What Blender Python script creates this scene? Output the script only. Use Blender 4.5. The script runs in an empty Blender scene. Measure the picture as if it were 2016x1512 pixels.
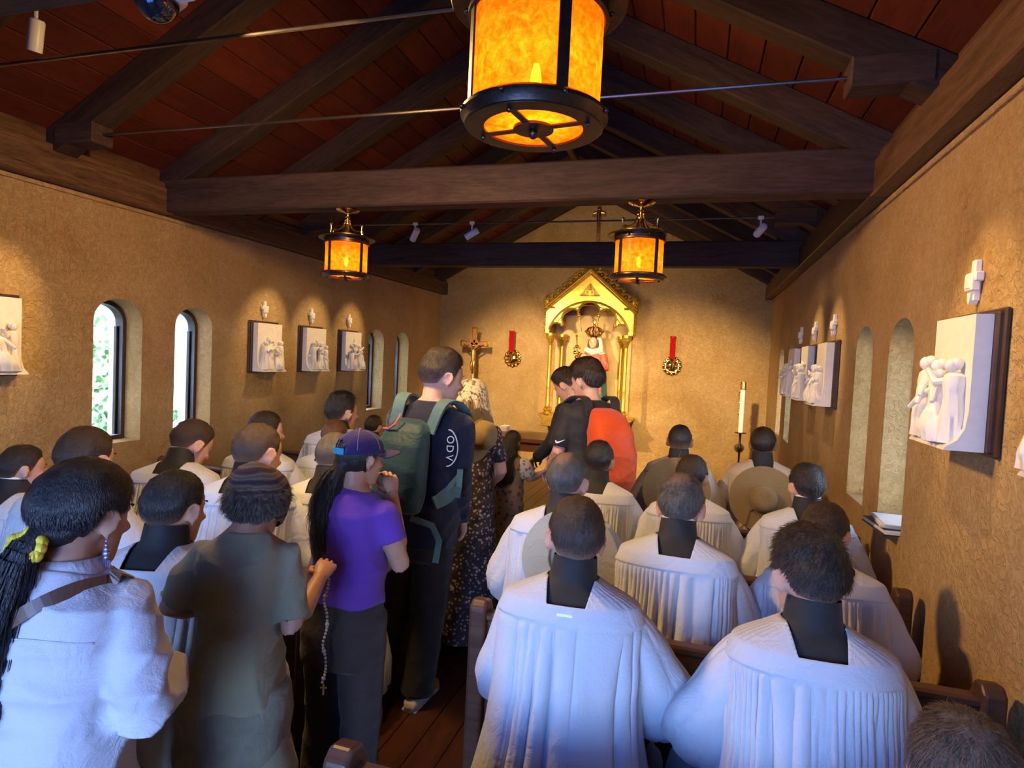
import bpy, bmesh, math, random
import numpy as np
from mathutils import Vector, Matrix, noise

S = bpy.context.scene
COL = S.collection
PI = math.pi
rnd = random.Random(7)

# ------------------------------------------------------------------ camera, world, light, exposure
CAM_RIGHT = Vector((0.9564194, 0.28806974, 0.04772576))
CAM_UP = Vector((-0.05768086, 0.02616439, 0.99799216))
CAM_FWD = Vector((-0.28624263, 0.95725193, -0.04164024))
cam = bpy.data.cameras.new('camera')
cam.sensor_width = 36.0
cam.lens = 1212.9 / 2016 * 36.0
cam.clip_start = 0.05
cam_o = bpy.data.objects.new('camera', cam)
COL.objects.link(cam_o)
_m = Matrix((CAM_RIGHT, CAM_UP, -CAM_FWD)).transposed().to_4x4()
_m.translation = (0, 0, 1.8)
cam_o.matrix_world = _m
S.camera = cam_o
S.view_settings.view_transform = 'Standard'
S.view_settings.look = 'None'
S.view_settings.gamma = 1.0
S.view_settings.use_curve_mapping = False
S.view_settings.exposure = 0.55

world = bpy.data.worlds.new('sky')
S.world = world
world.use_nodes = True
_nt = world.node_tree
_bg = _nt.nodes['Background']
_sky = _nt.nodes.new('ShaderNodeTexSky')
_sky.sky_type = 'NISHITA'
_sky.sun_disc = False
_sky.sun_elevation = math.radians(52)
_sky.sun_rotation = math.radians(315)
_nt.links.new(_sky.outputs[0], _bg.inputs[0])
_bg.inputs[1].default_value = 2.0


def light(name, kind, loc, target, energy, color, **kw):
    l = bpy.data.lights.new(name, kind)
    l.energy = energy
    l.color = color
    for k, v in kw.items():
        setattr(l, k, v)
    o = bpy.data.objects.new(name, l)
    o.location = loc
    if target is not None:
        o.rotation_euler = (Vector(target) - Vector(loc)).to_track_quat('-Z', 'Y').to_euler()
    COL.objects.link(o)
    return o


WARM = (1.0, 0.62, 0.24)
WARM2 = (1.0, 0.70, 0.33)
light('sun', 'SUN', (-8, 8.5, 9), (-4, 4.5, 1.0), 10.0, (1.0, 0.95, 0.86), angle=0.01)
# daylight through the open entrance doors behind the visitors
light('door_daylight', 'AREA', (-0.95, -1.80, 1.50), (-0.75, 3.0, 0.70), 52, (0.07, 0.25, 1.0), shape='RECTANGLE', size=2.3, size_y=2.0, spread=2.0)
# warm track lamps high in the trusses, plus added fills for pews and sanctuary
light('nave_flood', 'SPOT', (-1.3, 2.16, 3.0), (-3.9, 4.4, 0.9), 150, WARM, spot_size=2.5, spot_blend=1.0, shadow_soft_size=0.12)
light('nave_flood_right', 'SPOT', (-1.9, 2.16, 3.0), (0.9, 3.4, 0.9), 210, WARM, spot_size=2.4, spot_blend=1.0, shadow_soft_size=0.12)
light('front_pew_fill', 'SPOT', (0.40, 2.16, 2.98), (-0.15, 4.7, 0.9), 60, WARM, spot_size=1.1, spot_blend=1.0, shadow_soft_size=0.1)  # added fill that lifts the dark hats in the front pews
light('sanctuary_flood', 'SPOT', (-2.6, 5.90, 2.74), (-2.3, 9.4, 0.75), 560, WARM2, spot_size=1.15, spot_blend=0.75, shadow_soft_size=0.05)
light('sanctuary_flood_right', 'SPOT', (-0.2, 5.90, 2.74), (-0.4, 9.4, 0.75), 520, WARM2, spot_size=1.15, spot_blend=0.75, shadow_soft_size=0.05)
light('sanctuary_fill', 'SPOT', (-1.6, 6.80, 2.74), (-1.6, 9.4, 2.6), 75, WARM2, spot_size=2.3, spot_blend=1.0, shadow_soft_size=0.2)  # added soft fill for the upper altar wall
light('shrine_spot', 'SPOT', (-2.35, 6.75, 2.74), (-1.6, 9.0, 2.2), 48, (1.0, 0.74, 0.32), spot_size=0.62, spot_blend=0.5, shadow_soft_size=0.02)

# ------------------------------------------------------------------ mesh helpers


class MB:
    """collects simple shapes; build() links them as one mesh object"""

    def __init__(self):
        self.v = []
        self.f = []
        self.mi = []
        self.M = None
        self.cur = 0

    def add(self, vs, fs):
        b = len(self.v)
        if self.M is not None:
            vs = [self.M @ Vector(p) for p in vs]
        self.v.extend([tuple(p) for p in vs])
        self.f.extend([tuple(i + b for i in f) for f in fs])
        self.mi.extend([self.cur] * len(fs))

    def box(self, c, s, b=0.0, R=None):
        hx, hy, hz = s[0] / 2, s[1] / 2, s[2] / 2
        c = Vector(c)
        if b <= 0:
            vs = [Vector((x * hx, y * hy, z * hz)) for x in (-1, 1) for y in (-1, 1) for z in (-1, 1)]
            fs = [(0, 1, 3, 2), (4, 6, 7, 5), (0, 4, 5, 1), (2, 3, 7, 6), (0, 2, 6, 4), (1, 5, 7, 3)]
        else:
            b = min(b, hx * .9, hy * .9, hz * .9)
            vs = []
            idx = {}
            for x in (-1, 1):
                for y in (-1, 1):
                    for z in (-1, 1):
                        for a in range(3):
                            p = [x * (hx - b), y * (hy - b), z * (hz - b)]
                            p[a] = (x * hx, y * hy, z * hz)[a]
                            idx[(x, y, z, a)] = len(vs)
                            vs.append(Vector(p))
            fs = []
            for a in range(3):
                u, w = [(1, 2), (2, 0), (0, 1)][a]
                for sg in (-1, 1):
                    q = []
                    for (p, r) in ((-1, -1), (1, -1), (1, 1), (-1, 1)):
                        k = [0, 0, 0]
                        k[a] = sg
                        k[u] = p
                        k[w] = r
                        q.append(idx[(k[0], k[1], k[2], a)])
                    fs.append(tuple(q if sg > 0 else q[::-1]))
                for p in (-1, 1):
                    for r in (-1, 1):
                        k0 = [0, 0, 0]
                        k1 = [0, 0, 0]
                        k0[a], k1[a] = -1, 1
                        k0[u] = k1[u] = p
                        k0[w] = k1[w] = r
                        q = [idx[(*k0, u)], idx[(*k1, u)], idx[(*k1, w)], idx[(*k0, w)]]
                        fs.append(tuple(q if p * r < 0 else q[::-1]))
            for x in (-1, 1):
                for y in (-1, 1):
                    for z in (-1, 1):
                        q = [idx[(x, y, z, 0)], idx[(x, y, z, 1)], idx[(x, y, z, 2)]]
                        fs.append(tuple(q if x * y * z > 0 else q[::-1]))
        if R is not None:
            vs = [R @ p for p in vs]
        self.add([p + c for p in vs], fs)

    def loft(self, rings, cap0=True, cap1=True, closed=True):
        n = len(rings[0])
        vs = [p for r in rings for p in r]
        fs = []
        for i in range(len(rings) - 1):
            for j in range(n if closed else n - 1):
                k = (j + 1) % n
                fs.append((i * n + j, i * n + k, (i + 1) * n + k, (i + 1) * n + j))
        if cap0:
            fs.append(tuple(range(n))[::-1])
        if cap1:
            fs.append(tuple((len(rings) - 1) * n + j for j in range(n)))
        self.add(vs, fs)

    def tube(self, pts, r, n=10, cap=True, flat=1.0, up=None, closed_path=False):
        pts = [Vector(p) for p in pts]
        if not hasattr(r, '__len__'):
            r = [r] * len(pts)
        rings = []
        prev = None
        for i, p in enumerate(pts):
            a = pts[max(0, i - 1)]
            b = pts[min(len(pts) - 1, i + 1)]
            if closed_path:
                a = pts[(i - 1) % len(pts)]
                b = pts[(i + 1) % len(pts)]
            d = (b - a).normalized()
            if prev is None:
                u = Vector(up) if up is not None else (Vector((0, 0, 1)) if abs(d.z) < .9 else Vector((0, 1, 0)))
            else:
                u = prev
            u = (u - d * u.dot(d))
            if u.length < 1e-6:
                u = d.orthogonal()
            u.normalize()
            prev = u
            w = d.cross(u)
            rings.append([p + (u * math.sin(2 * PI * k / n) * flat + w * math.cos(2 * PI * k / n)) * r[i] for k in range(n)])
        if closed_path:
            rings.append(rings[0])
            self.loft(rings, False, False)
        else:
            self.loft(rings, cap, cap)

    def ell(self, c, r, nu=16, nv=10, R=None):
        c = Vector(c)
        if not hasattr(r, '__len__'):
            r = (r, r, r)
        vs = [Vector((0, 0, -r[2]))]
        for i in range(1, nv):
            t = PI * i / nv - PI / 2
            for j in range(nu):
                a = 2 * PI * j / nu
                vs.append(Vector((r[0] * math.cos(t) * math.cos(a), r[1] * math.cos(t) * math.sin(a), r[2] * math.sin(t))))
        vs.append(Vector((0, 0, r[2])))
        fs = []
        for j in range(nu):
            fs.append((0, 1 + (j + 1) % nu, 1 + j))
        for i in range(nv - 2):
            for j in range(nu):
                k = (j + 1) % nu
                fs.append((1 + i * nu + j, 1 + i * nu + k, 1 + (i + 1) * nu + k, 1 + (i + 1) * nu + j))
        e = len(vs) - 1
        b = 1 + (nv - 2) * nu
        for j in range(nu):
            fs.append((e, b + j, b + (j + 1) % nu))
        if R is not None:
            vs = [R @ p for p in vs]
        self.add([p + c for p in vs], fs)

    def lathe(self, prof, n=24, c=(0, 0, 0), R=None, cap=True):
        c = Vector(c)
        rings = []
        for (r, z) in prof:
            ring = [Vector((r * math.cos(2 * PI * k / n), r * math.sin(2 * PI * k / n), z)) for k in range(n)]
            if R is not None:
                ring = [R @ p for p in ring]
            rings.append([p + c for p in ring])
        self.loft(rings, cap, cap)

    def prism(self, poly, f0, f1):
        """poly: 2D points; f0/f1 map (u,v) to 3D on the two faces"""
        n = len(poly)
        vs = [f0(u, v) for u, v in poly] + [f1(u, v) for u, v in poly]
        fs = [tuple(range(n))[::-1], tuple(range(n, 2 * n))]
        for j in range(n):
            k = (j + 1) % n
            fs.append((j, k, n + k, n + j))
        self.add(vs, fs)

    def torus(self, c, R_, r, n=24, m=8, R=None):
        vs = []
        for i in range(n):
            a = 2 * PI * i / n
            for j in range(m):
                b = 2 * PI * j / m
                vs.append(Vector(((R_ + r * math.cos(b)) * math.cos(a), (R_ + r * math.cos(b)) * math.sin(a), r * math.sin(b))))
        fs = [(i * m + j, ((i + 1) % n) * m + j, ((i + 1) % n) * m + (j + 1) % m, i * m + (j + 1) % m) for i in range(n) for j in range(m)]
        if R is not None:
            vs = [R @ p for p in vs]
        c = Vector(c)
        self.add([p + c for p in vs], fs)

    def mesh(self, name='m'):
        me = bpy.data.meshes.new(name)
        me.from_pydata(self.v, [], self.f)
        me.update()
        if any(self.mi):
            me.polygons.foreach_set('material_index', self.mi)
        return me

    def build(self, name, mat=None, parent=None, smooth=False, fix=True):
        me = self.mesh(name)
        if fix:
            bm = bmesh.new()
            bm.from_mesh(me)
            bmesh.ops.recalc_face_normals(bm, faces=bm.faces)
            bm.to_mesh(me)
            bm.free()
        return link(name, me, mat, parent, smooth)


def link(name, me, mat=None, parent=None, smooth=False):
    me.name = name
    if mat is not None and len(me.materials) == 0:
        for m in (mat if isinstance(mat, (list, tuple)) else [mat]):
            me.materials.append(m)
    if smooth:
        me.polygons.foreach_set('use_smooth', [True] * len(me.polygons))
        if smooth != 'all':
            me.set_sharp_from_angle(angle=math.radians(38))
    o = bpy.data.objects.new(name, me)
    COL.objects.link(o)
    if parent is not None:
        o.parent = parent
    return o


def empty(name, loc=(0, 0, 0), rz=0.0):
    o = bpy.data.objects.new(name, None)
    o.empty_display_size = 0.1
    o.location = loc
    o.rotation_euler = (0, 0, rz)
    COL.objects.link(o)
    return o


def tag(o, label=None, cat=None, group=None, kind=None):
    if label:
        o['label'] = label
    if cat:
        o['category'] = cat
    if group:
        o['group'] = group
    if kind:
        o['kind'] = kind
    return o


def dup(o, parent=None):
    c = o.copy()
    COL.objects.link(c)
    if parent is not None:
        c.parent = parent
    return c


def dup_tree(o, loc, rz=None):
    kids = {}
    for ob in list(bpy.data.objects):
        if ob.parent is not None:
            kids.setdefault(ob.parent, []).append(ob)
    c = dup(o)
    c.location = loc
    if rz is not None:
        c.rotation_euler = (0, 0, rz)
    for ch in kids.get(o, []):
        d = dup(ch, c)
        for g in kids.get(ch, []):
            dup(g, d)
    return c


def remeshed(mb, voxel, smooth_it=2, fac=0.5):
    me = mb.mesh('tmp')
    o = bpy.data.objects.new('tmp', me)
    COL.objects.link(o)
    m = o.modifiers.new('r', 'REMESH')
    m.mode = 'VOXEL'
    m.voxel_size = voxel
    if smooth_it:
        s = o.modifiers.new('s', 'SMOOTH')
        s.iterations = smooth_it
        s.factor = fac
    dg = bpy.context.evaluated_depsgraph_get()
    r = bpy.data.meshes.new_from_object(o.evaluated_get(dg))
    bpy.data.objects.remove(o)
    bpy.data.meshes.remove(me)
    return r


def get_co(me):
    a = np.empty(len(me.vertices) * 3)
    me.vertices.foreach_get('co', a)
    return a.reshape(-1, 3)


def set_co(me, a):
    me.vertices.foreach_set('co', a.ravel())
    me.update()


def curve_plate(name, splines, depth, mat, parent=None, bevel=0.0, M=None):
    """flat outline(s) with holes, filled and extruded along local z"""
    cu = bpy.data.curves.new('tmp', 'CURVE')
    cu.dimensions = '2D'
    cu.fill_mode = 'BOTH'
    cu.extrude = depth / 2
    cu.bevel_depth = bevel
    for pts in splines:
        sp = cu.splines.new('POLY')
        sp.points.add(len(pts) - 1)
        for i, p in enumerate(pts):
            sp.points[i].co = (p[0], p[1], 0, 1)
        sp.use_cyclic_u = True
    o = bpy.data.objects.new('tmp', cu)
    COL.objects.link(o)
    dg = bpy.context.evaluated_depsgraph_get()
    me = bpy.data.meshes.new_from_object(o.evaluated_get(dg))
    bpy.data.objects.remove(o)
    bpy.data.curves.remove(cu)
    if M is not None:
        me.transform(M)
    me.materials.clear()
    return link(name, me, mat, parent)


def text_mesh(txt, size, depth, M):
    cu = bpy.data.curves.new('tmp', 'FONT')
    cu.body = txt
    cu.size = size
    cu.extrude = depth / 2
    cu.align_x = 'CENTER'
    cu.align_y = 'CENTER'
    o = bpy.data.objects.new('tmp', cu)
    COL.objects.link(o)
    dg = bpy.context.evaluated_depsgraph_get()
    me = bpy.data.meshes.new_from_object(o.evaluated_get(dg))
    bpy.data.objects.remove(o)
    bpy.data.curves.remove(cu)
    me.transform(M)
    me.materials.clear()
    return me


# ------------------------------------------------------------------ materials
def newmat(name):
    m = bpy.data.materials.new(name)
    m.use_nodes = True
    nt = m.node_tree
    return m, nt, nt.nodes['Principled BSDF']


def ramp(nt, fac, stops):
    r = nt.nodes.new('ShaderNodeValToRGB')
    e = r.color_ramp.elements
    e[0].position, e[0].color = stops[0][0], (*stops[0][1], 1)
    e[1].position, e[1].color = stops[-1][0], (*stops[-1][1], 1)
    for p, c in stops[1:-1]:
        x = e.new(p)
        x.color = (*c, 1)
    if fac is not None:
        nt.links.new(fac, r.inputs[0])
    return r.outputs[0]


def coords(nt, scale=(1, 1, 1), kind='Object'):
    tc = nt.nodes.new('ShaderNodeTexCoord')
    mp = nt.nodes.new('ShaderNodeMapping')
    mp.inputs['Scale'].default_value = scale
    nt.links.new(tc.outputs[kind], mp.inputs[0])
    return mp.outputs[0]


def nz(nt, vec, scale, detail=4, rough=0.55, dist=0.0):
    n = nt.nodes.new('ShaderNodeTexNoise')
    n.inputs['Scale'].default_value = scale
    n.inputs['Detail'].default_value = detail
    n.inputs['Roughness'].default_value = rough
    n.inputs['Distortion'].default_value = dist
    if vec is not None:
        nt.links.new(vec, n.inputs['Vector'])
    return n.outputs[0]


def bump(nt, bsdf, h, strength=0.4, dist=0.01):
    b = nt.nodes.new('ShaderNodeBump')
    b.inputs['Strength'].default_value = strength
    b.inputs['Distance'].default_value = dist
    nt.links.new(h, b.inputs['Height'])
    nt.links.new(b.outputs[0], bsdf.inputs['Normal'])


def mat_plain(name, col, rough=0.6, metal=0.0, var=0.12, scale=18, bump_s=0.0, stretch=(1, 1, 1), spec=0.5, sheen=0.0):
    m, nt, b = newmat(name)
    v = coords(nt, stretch)
    n = nz(nt, v, scale)
    lo = tuple(c * (1 - var) for c in col)
    hi = tuple(min(1, c * (1 + var)) for c in col)
    nt.links.new(ramp(nt, n, [(0.3, lo), (0.7, hi)]), b.inputs['Base Color'])
    b.inputs['Roughness'].default_value = rough
    b.inputs['Metallic'].default_value = metal
    b.inputs['Specular IOR Level'].default_value = spec
    if sheen:
        b.inputs['Sheen Weight'].default_value = sheen
    if bump_s:
        bump(nt, b, nz(nt, v, scale * 4), bump_s, 0.004)
    return m


def mat_stucco(name, stops, bs=0.9):
    m, nt, b = newmat(name)
    v = coords(nt)
    n1 = nz(nt, v, 1.3, 6, 0.62, 0.6)
    n2 = nz(nt, v, 22, 5, 0.7, 0.4)
    mx = nt.nodes.new('ShaderNodeMix')
    mx.data_type = 'FLOAT'
    mx.inputs[0].default_value = 0.38
    nt.links.new(n1, mx.inputs[2])
    nt.links.new(n2, mx.inputs[3])
    nt.links.new(ramp(nt, mx.outputs[0], stops), b.inputs['Base Color'])
    b.inputs['Roughness'].default_value = 0.85
    b.inputs['Specular IOR Level'].default_value = 0.2
    # knock-down trowel relief: flattened patches with ragged pits between
    n3 = nz(nt, v, 34, 4, 0.6, 0.9)
    r3 = ramp(nt, n3, [(0.40, (0, 0, 0)), (0.54, (1, 1, 1))])
    n4 = nz(nt, v, 120, 3, 0.6)
    ad = nt.nodes.new('ShaderNodeMath')
    ad.operation = 'MULTIPLY_ADD'
    nt.links.new(n4, ad.inputs[0])
    ad.inputs[1].default_value = 0.35
    nt.links.new(r3, ad.inputs[2])
    bump(nt, b, ad.outputs[0], bs * .75, 0.009)
    return m


def mat_wood(name, dark, light_, axis='Y', rough=0.55, scale=6.0, bs=0.35, rand=0.25):
    m, nt, b = newmat(name)
    st = {'X': (0.12, 1, 1), 'Y': (1, 0.12, 1), 'Z': (1, 1, 0.12)}[axis]
    tc = nt.nodes.new('ShaderNodeTexCoord')
    oi = nt.nodes.new('ShaderNodeObjectInfo')
    av = nt.nodes.new('ShaderNodeVectorMath')
    av.operation = 'ADD'
    ml = nt.nodes.new('ShaderNodeMath')
    ml.operation = 'MULTIPLY'
    ml.inputs[1].default_value = 37.0
    nt.links.new(oi.outputs['Random'], ml.inputs[0])
    nt.links.new(tc.outputs['Object'], av.inputs[0])
    nt.links.new(ml.outputs[0], av.inputs[1])
    mp = nt.nodes.new('ShaderNodeMapping')
    mp.inputs['Scale'].default_value = st
    nt.links.new(av.outputs[0], mp.inputs[0])
    v = mp.outputs[0]
    n1 = nz(nt, v, scale * 2.2, 6, 0.62, 1.2)
    n2 = nz(nt, v, scale * 14, 4, 0.7)
    mx = nt.nodes.new('ShaderNodeMix')
    mx.data_type = 'FLOAT'
    mx.inputs[0].default_value = 0.45
    nt.links.new(n1, mx.inputs[2])
    nt.links.new(n2, mx.inputs[3])
    c = ramp(nt, mx.outputs[0], [(0.33, dark), (0.66, light_)])
    hs = nt.nodes.new('ShaderNodeHueSaturation')
    vr = nt.nodes.new('ShaderNodeMapRange')
    vr.inputs['To Min'].default_value = 1 - rand
    vr.inputs['To Max'].default_value = 1 + rand
    nt.links.new(oi.outputs['Random'], vr.inputs[0])
    nt.links.new(vr.outputs[0], hs.inputs['Value'])
    nt.links.new(c, hs.inputs['Color'])
    nt.links.new(hs.outputs[0], b.inputs['Base Color'])
    b.inputs['Roughness'].default_value = rough
    b.inputs['Specular IOR Level'].default_value = 0.3
    bump(nt, b, mx.outputs[0], bs, 0.006)
    return m


WALL = mat_stucco('ochre_plaster', [(0.30, (0.30, 0.165, 0.055)), (0.44, (0.43, 0.265, 0.105)), (0.56, (0.49, 0.32, 0.14)), (0.70, (0.60, 0.42, 0.21))])
TIMBER_X = mat_wood('dark_timber_x', (0.019, 0.009, 0.006), (0.080, 0.042, 0.027), 'X', 0.72, 5)
TIMBER_Y = mat_wood('dark_timber_y', (0.035, 0.016, 0.008), (0.17, 0.085, 0.04), 'Y', 0.5, 6)
PLANKM = mat_wood('red_stained_plank', (0.07, 0.011, 0.005), (0.155, 0.026, 0.011), 'Y', 0.6, 5, 0.2, 0.3)
FLOORM = mat_wood('floor_board', (0.022, 0.007, 0.004), (0.055, 0.017, 0.008), 'Y', 0.35, 5, 0.15, 0.2)
PEWM = mat_wood('pew_wood', (0.05, 0.022, 0.014), (0.12, 0.055, 0.036), 'X', 0.38, 5, 0.12, 0.08)
ALTARW = mat_wood('altar_wood', (0.22, 0.09, 0.03), (0.42, 0.20, 0.075), 'X', 0.35, 5, 0.1, 0.1)
IRON = mat_plain('bronzed_iron', (0.075, 0.05, 0.035), 0.38, 0.85, 0.3, 30, 0.15)
STEEL = mat_plain('dark_steel_rod', (0.16, 0.13, 0.12), 0.3, 0.9, 0.1, 30)
BRASS = mat_plain('brass', (0.66, 0.42, 0.13), 0.25, 1.0, 0.2, 20, 0.1)
GOLD = mat_plain('gilding', (0.62, 0.37, 0.055), 0.34, 0.8, 0.16, 24, 0.12)
GOLDSH = mat_plain('polished_gold', (0.86, 0.58, 0.16), 0.16, 1.0, 0.15, 18, 0.05)
PLASTER = mat_plain('white_plaster', (0.78, 0.70, 0.60), 0.7, 0, 0.05, 20, 0.05)
BLACK = mat_plain('black_cloth', (0.012, 0.011, 0.012), 0.75, 0, 0.3, 40, 0.1, sheen=0.05)
DARKFRAME = mat_plain('dark_stained_frame', (0.05, 0.022, 0.014), 0.4, 0, 0.3, 20, 0.1)
WHITEPL = mat_plain('white_enamel', (0.75, 0.73, 0.70), 0.35, 0, 0.03)
WAX = mat_plain('candle_wax', (0.85, 0.80, 0.68), 0.5, 0, 0.03)

# ------------------------------------------------------------------ the room
XL, XR, YB, YF = -4.09, 0.97, 9.40, -1.90
XC = (XL + XR) / 2
WT = 0.33
SLOPE, APEX, RD = 0.535, 4.263, 0.19         # rafter soffit line, rafter depth


def soffit(x):
    return APEX - SLOPE * abs(x - XC)


WIN_Y = [(3.32, 3.72), (4.03, 4.43), (7.12, 7.52), (7.87, 8.27)]
SILL, SPRING, CROWN = 1.035, 1.925, 2.095


def arch_pts(y0, y1, n=18, z0=SPRING, z1=CROWN):
    c, r = (y0 + y1) / 2, (y1 - y0) / 2
    return [(c - r * math.cos(PI * i / n), z0 + (z1 - z0) * math.sin(PI * i / n) ** 0.9) for i in range(n + 1)]


GWALL = mat_plain('pale_render', (0.82, 0.84, 0.82), 0.9, 0, 0.08, 4)


def lerp_(a, b, t):
    return a + (b - a) * t


def side_wall(name, xin, xout):
    mb = MB()

    def q(a, b, c, d):
        mb.add([a, b, c, d], [(0, 1, 2, 3)])
    ztop = 2.98
    for x in (xin, xout):
        mb.cur = 0 if x == xin else 1
        y = YF
        for (y0, y1) in WIN_Y:
            q((x, y, 0), (x, y0, 0), (x, y0, ztop), (x, y, ztop))
            q((x, y0, 0), (x, y1, 0), (x, y1, SILL), (x, y0, SILL))
            ap = arch_pts(y0, y1)
            for (a, za), (b, zb) in zip(ap[:-1], ap[1:]):
                q((x, a, za), (x, b, zb), (x, b, ztop), (x, a, ztop))
            y = y1
        q((x, y, 0), (x, YB, 0), (x, YB, ztop), (x, y, ztop))
    for (y0, y1) in WIN_Y:
        xmid = lerp_(xin, xout, .6)
        for ci, (x0, x1) in enumerate(((xin, xmid), (xmid, xout))):
            mb.cur = ci
            q((x0, y0, SILL), (x0, y1, SILL), (x1, y1, SILL), (x1, y0, SILL))
            for yy in (y0, y1):
                q((x0, yy, SILL), (x0, yy, SPRING), (x1, yy, SPRING), (x1, yy, SILL))
            ap = arch_pts(y0, y1)
            for (a, za), (b, zb) in zip(ap[:-1], ap[1:]):
                q((x0, a, za), (x0, b, zb), (x1, b, zb), (x1, a, za))
        mb.cur = 0
    q((xin, YF, ztop), (xin, YB, ztop), (xout, YB, ztop), (xout, YF, ztop))
    o = mb.build(name, [WALL, GWALL], fix=False)
    return tag(o, kind='structure')


wl = side_wall('wall_left', XL, XL - WT)
wr = side_wall('wall_right', XR, XR + WT)

# rear (sanctuary) gable wall and front (entrance) wall with its open doorway
mb = MB()
DECK = APEX + RD
poly = [(XL - WT, 0), (XR + WT, 0), (XR + WT, DECK - SLOPE * (XR + WT - XC)), (XC, DECK), (XL - WT, DECK - SLOPE * (XR + WT - XC))]
mb.prism(poly, lambda u, v: (u, YB, v), lambda u, v: (u, YB + 0.3, v))
tag(mb.build('wall_altar', WALL), kind='structure')
mb = MB()
DX0, DX1, DZ = -2.2, 0.3, 2.45
zr = DECK - SLOPE * (XR + WT - XC)
for pl in ([(XL - WT, 0), (DX0, 0), (DX0, DZ), (DX0, 3.0), (XL - WT, 3.0)], [(DX1, 0), (XR + WT, 0), (XR + WT, 3.0), (DX1, 3.0)],
           [(DX0, DZ), (DX1, DZ), (DX1, 3.0), (DX0, 3.0)], [(XL - WT, 3.0), (XR + WT, 3.0), (XR + WT, zr), (XC, DECK), (XL - WT, zr)]):
    mb.prism(pl, lambda u, v: (u, YF - 0.3, v), lambda u, v: (u, YF, v))
tag(mb.build('wall_entrance', WALL), kind='structure')

# floor boards
fl = MB()
fl.box((XC, (YF + YB) / 2, -0.06), (XR - XL, YB - YF, 0.08))
floor = tag(fl.build('floor', FLOORM), kind='structure')
bm_ = MB()
bm_.box((0, 0, 0), (0.137, YB - YF, 0.02), 0.003)
pme = bm_.mesh('board')
pme.materials.append(FLOORM)
nb = int((XR - XL) / 0.14)
for i in range(nb):
    o = link('board', pme, None, floor)
    o.location = (XL + 0.07 + i * (XR - XL) / nb, (YF + YB) / 2, -0.010)
# unseen porch box added outside the doorway to cut the skylight
mb = MB()
mb.box((-0.95, YF - 1.7, 2.85), (4.2, 2.9, 0.12))
mb.box((-2.95, YF - 1.7, 1.4), (0.14, 2.9, 2.8))
mb.box((1.05, YF - 1.7, 1.4), (0.14, 2.9, 2.8))
tag(mb.build('wall_sky_baffle', WALL), kind='structure')
gr = MB()
gr.box((-3, 3, -0.25), (60, 60, 0.1))
tag(gr.build('ground', mat_plain('outdoor_ground', (0.06, 0.065, 0.05), 0.9, 0, 0.4, 3)), kind='structure')

# roof: deck slab, planks, rafters, tie beams, plates, rods
ov = WT + 0.35
th = math.atan(SLOPE)
ceil = MB()
for sgn in (-1, 1):
    x1 = XC + sgn * (XR - XC + ov)
    z1 = DECK + 0.05 - SLOPE * (XR - XC + ov)
    ceil.prism([(XC, DECK + 0.05), (x1, z1), (x1, z1 + 0.08), (XC, DECK + 0.13)], lambda u, v: (u, YF - 0.3, v), lambda u, v: (u, YB + 0.3, v))
ceiling = tag(ceil.build('ceiling', PLANKM), kind='structure')
L = (XR - XC) / math.cos(th)
NP = 14
pb = MB()
pb.box((0, 0, 0), (L / NP - 0.006, YB - YF, 0.022), 0.004)
pme = pb.mesh('plank')
pme.materials.append(PLANKM)
for sgn in (-1, 1):
    for i in range(NP):
        s = (i + 0.5) * L / NP
        o = link('plank', pme, None, ceiling)
        o.location = (XC + sgn * s * math.cos(th), (YF + YB) / 2, DECK + 0.016 - s * math.sin(th) + rnd.uniform(-.0015, .0015))
        o.rotation_euler = (0, sgn * th, 0)
RAFT = [3.89 + 0.867 * k for k in range(-5, 7)]
W = 0.15
rb = MB()
LR = (XR - XC + 0.05) / math.cos(th)
dv = RD * math.cos(th)
rb.box((LR / 2, 0, -dv / 2), (LR, W, dv), 0.008)
rme = rb.mesh('rafter')
rme.materials.append(TIMBER_X)
for y in RAFT:
    for sgn in (-1, 1):
        o = link('rafter', rme, None, ceiling)
        o.location = (XC, y, DECK + 0.004)
        o.rotation_euler = (0, th, 0 if sgn > 0 else PI)
rg = MB()
rg.box((XC, (YF + YB) / 2, DECK - 0.12), (0.07, YB - YF, 0.22), 0.006)
rg.build('ridge_board', TIMBER_Y, ceiling)
# wall plates (three lengths a side, scarfed under the tie beams)
for sgn, xw in ((-1, XL), (1, XR)):
    cuts = [YF, 1.29, 3.89, 6.49, YB]
    for a, b in zip(cuts[:-1], cuts[1:]):
        mb = MB()
        xa = xw - sgn * 0.11
        mb.box(((xa + xw + sgn * 0.1) / 2, (a + b) / 2, 2.885), (0.21, b - a - 0.004, 0.19), 0.006)
        mb.box(((xw - sgn * 0.09 + xw + sgn * 0.1) / 2, (a + b) / 2, 3.0), (0.19, b - a - 0.004, 0.045), 0.006)
        mb.build('wall_plate', TIMBER_Y, ceiling)
    mb = MB()
    mb.box((xw + sgn * 0.03, (YF + YB) / 2, 3.055), (0.12, YB - YF, 0.17), 0.004)
    mb.build('frieze_board', TIMBER_Y, ceiling)
    mb = MB()
    mb.box((xw - sgn * 0.004, (YF + YB) / 2, 2.772), (0.028, YB - YF, 0.03), 0.004)
    tag(mb.build('trim_1' if sgn < 0 else 'trim_2', WALL), kind='structure')
tb = MB()
tb.box((0, 0, 0), (XR - XL - 0.02, 0.16, 0.25), 0.012)
tme = tb.mesh('tie_beam')
tme.materials.append(TIMBER_X)
for y in (1.36, 3.89, 6.49):
    o = link('tie_beam', tme, None, ceiling)
    o.location = (XC, y, 2.925)
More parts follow.
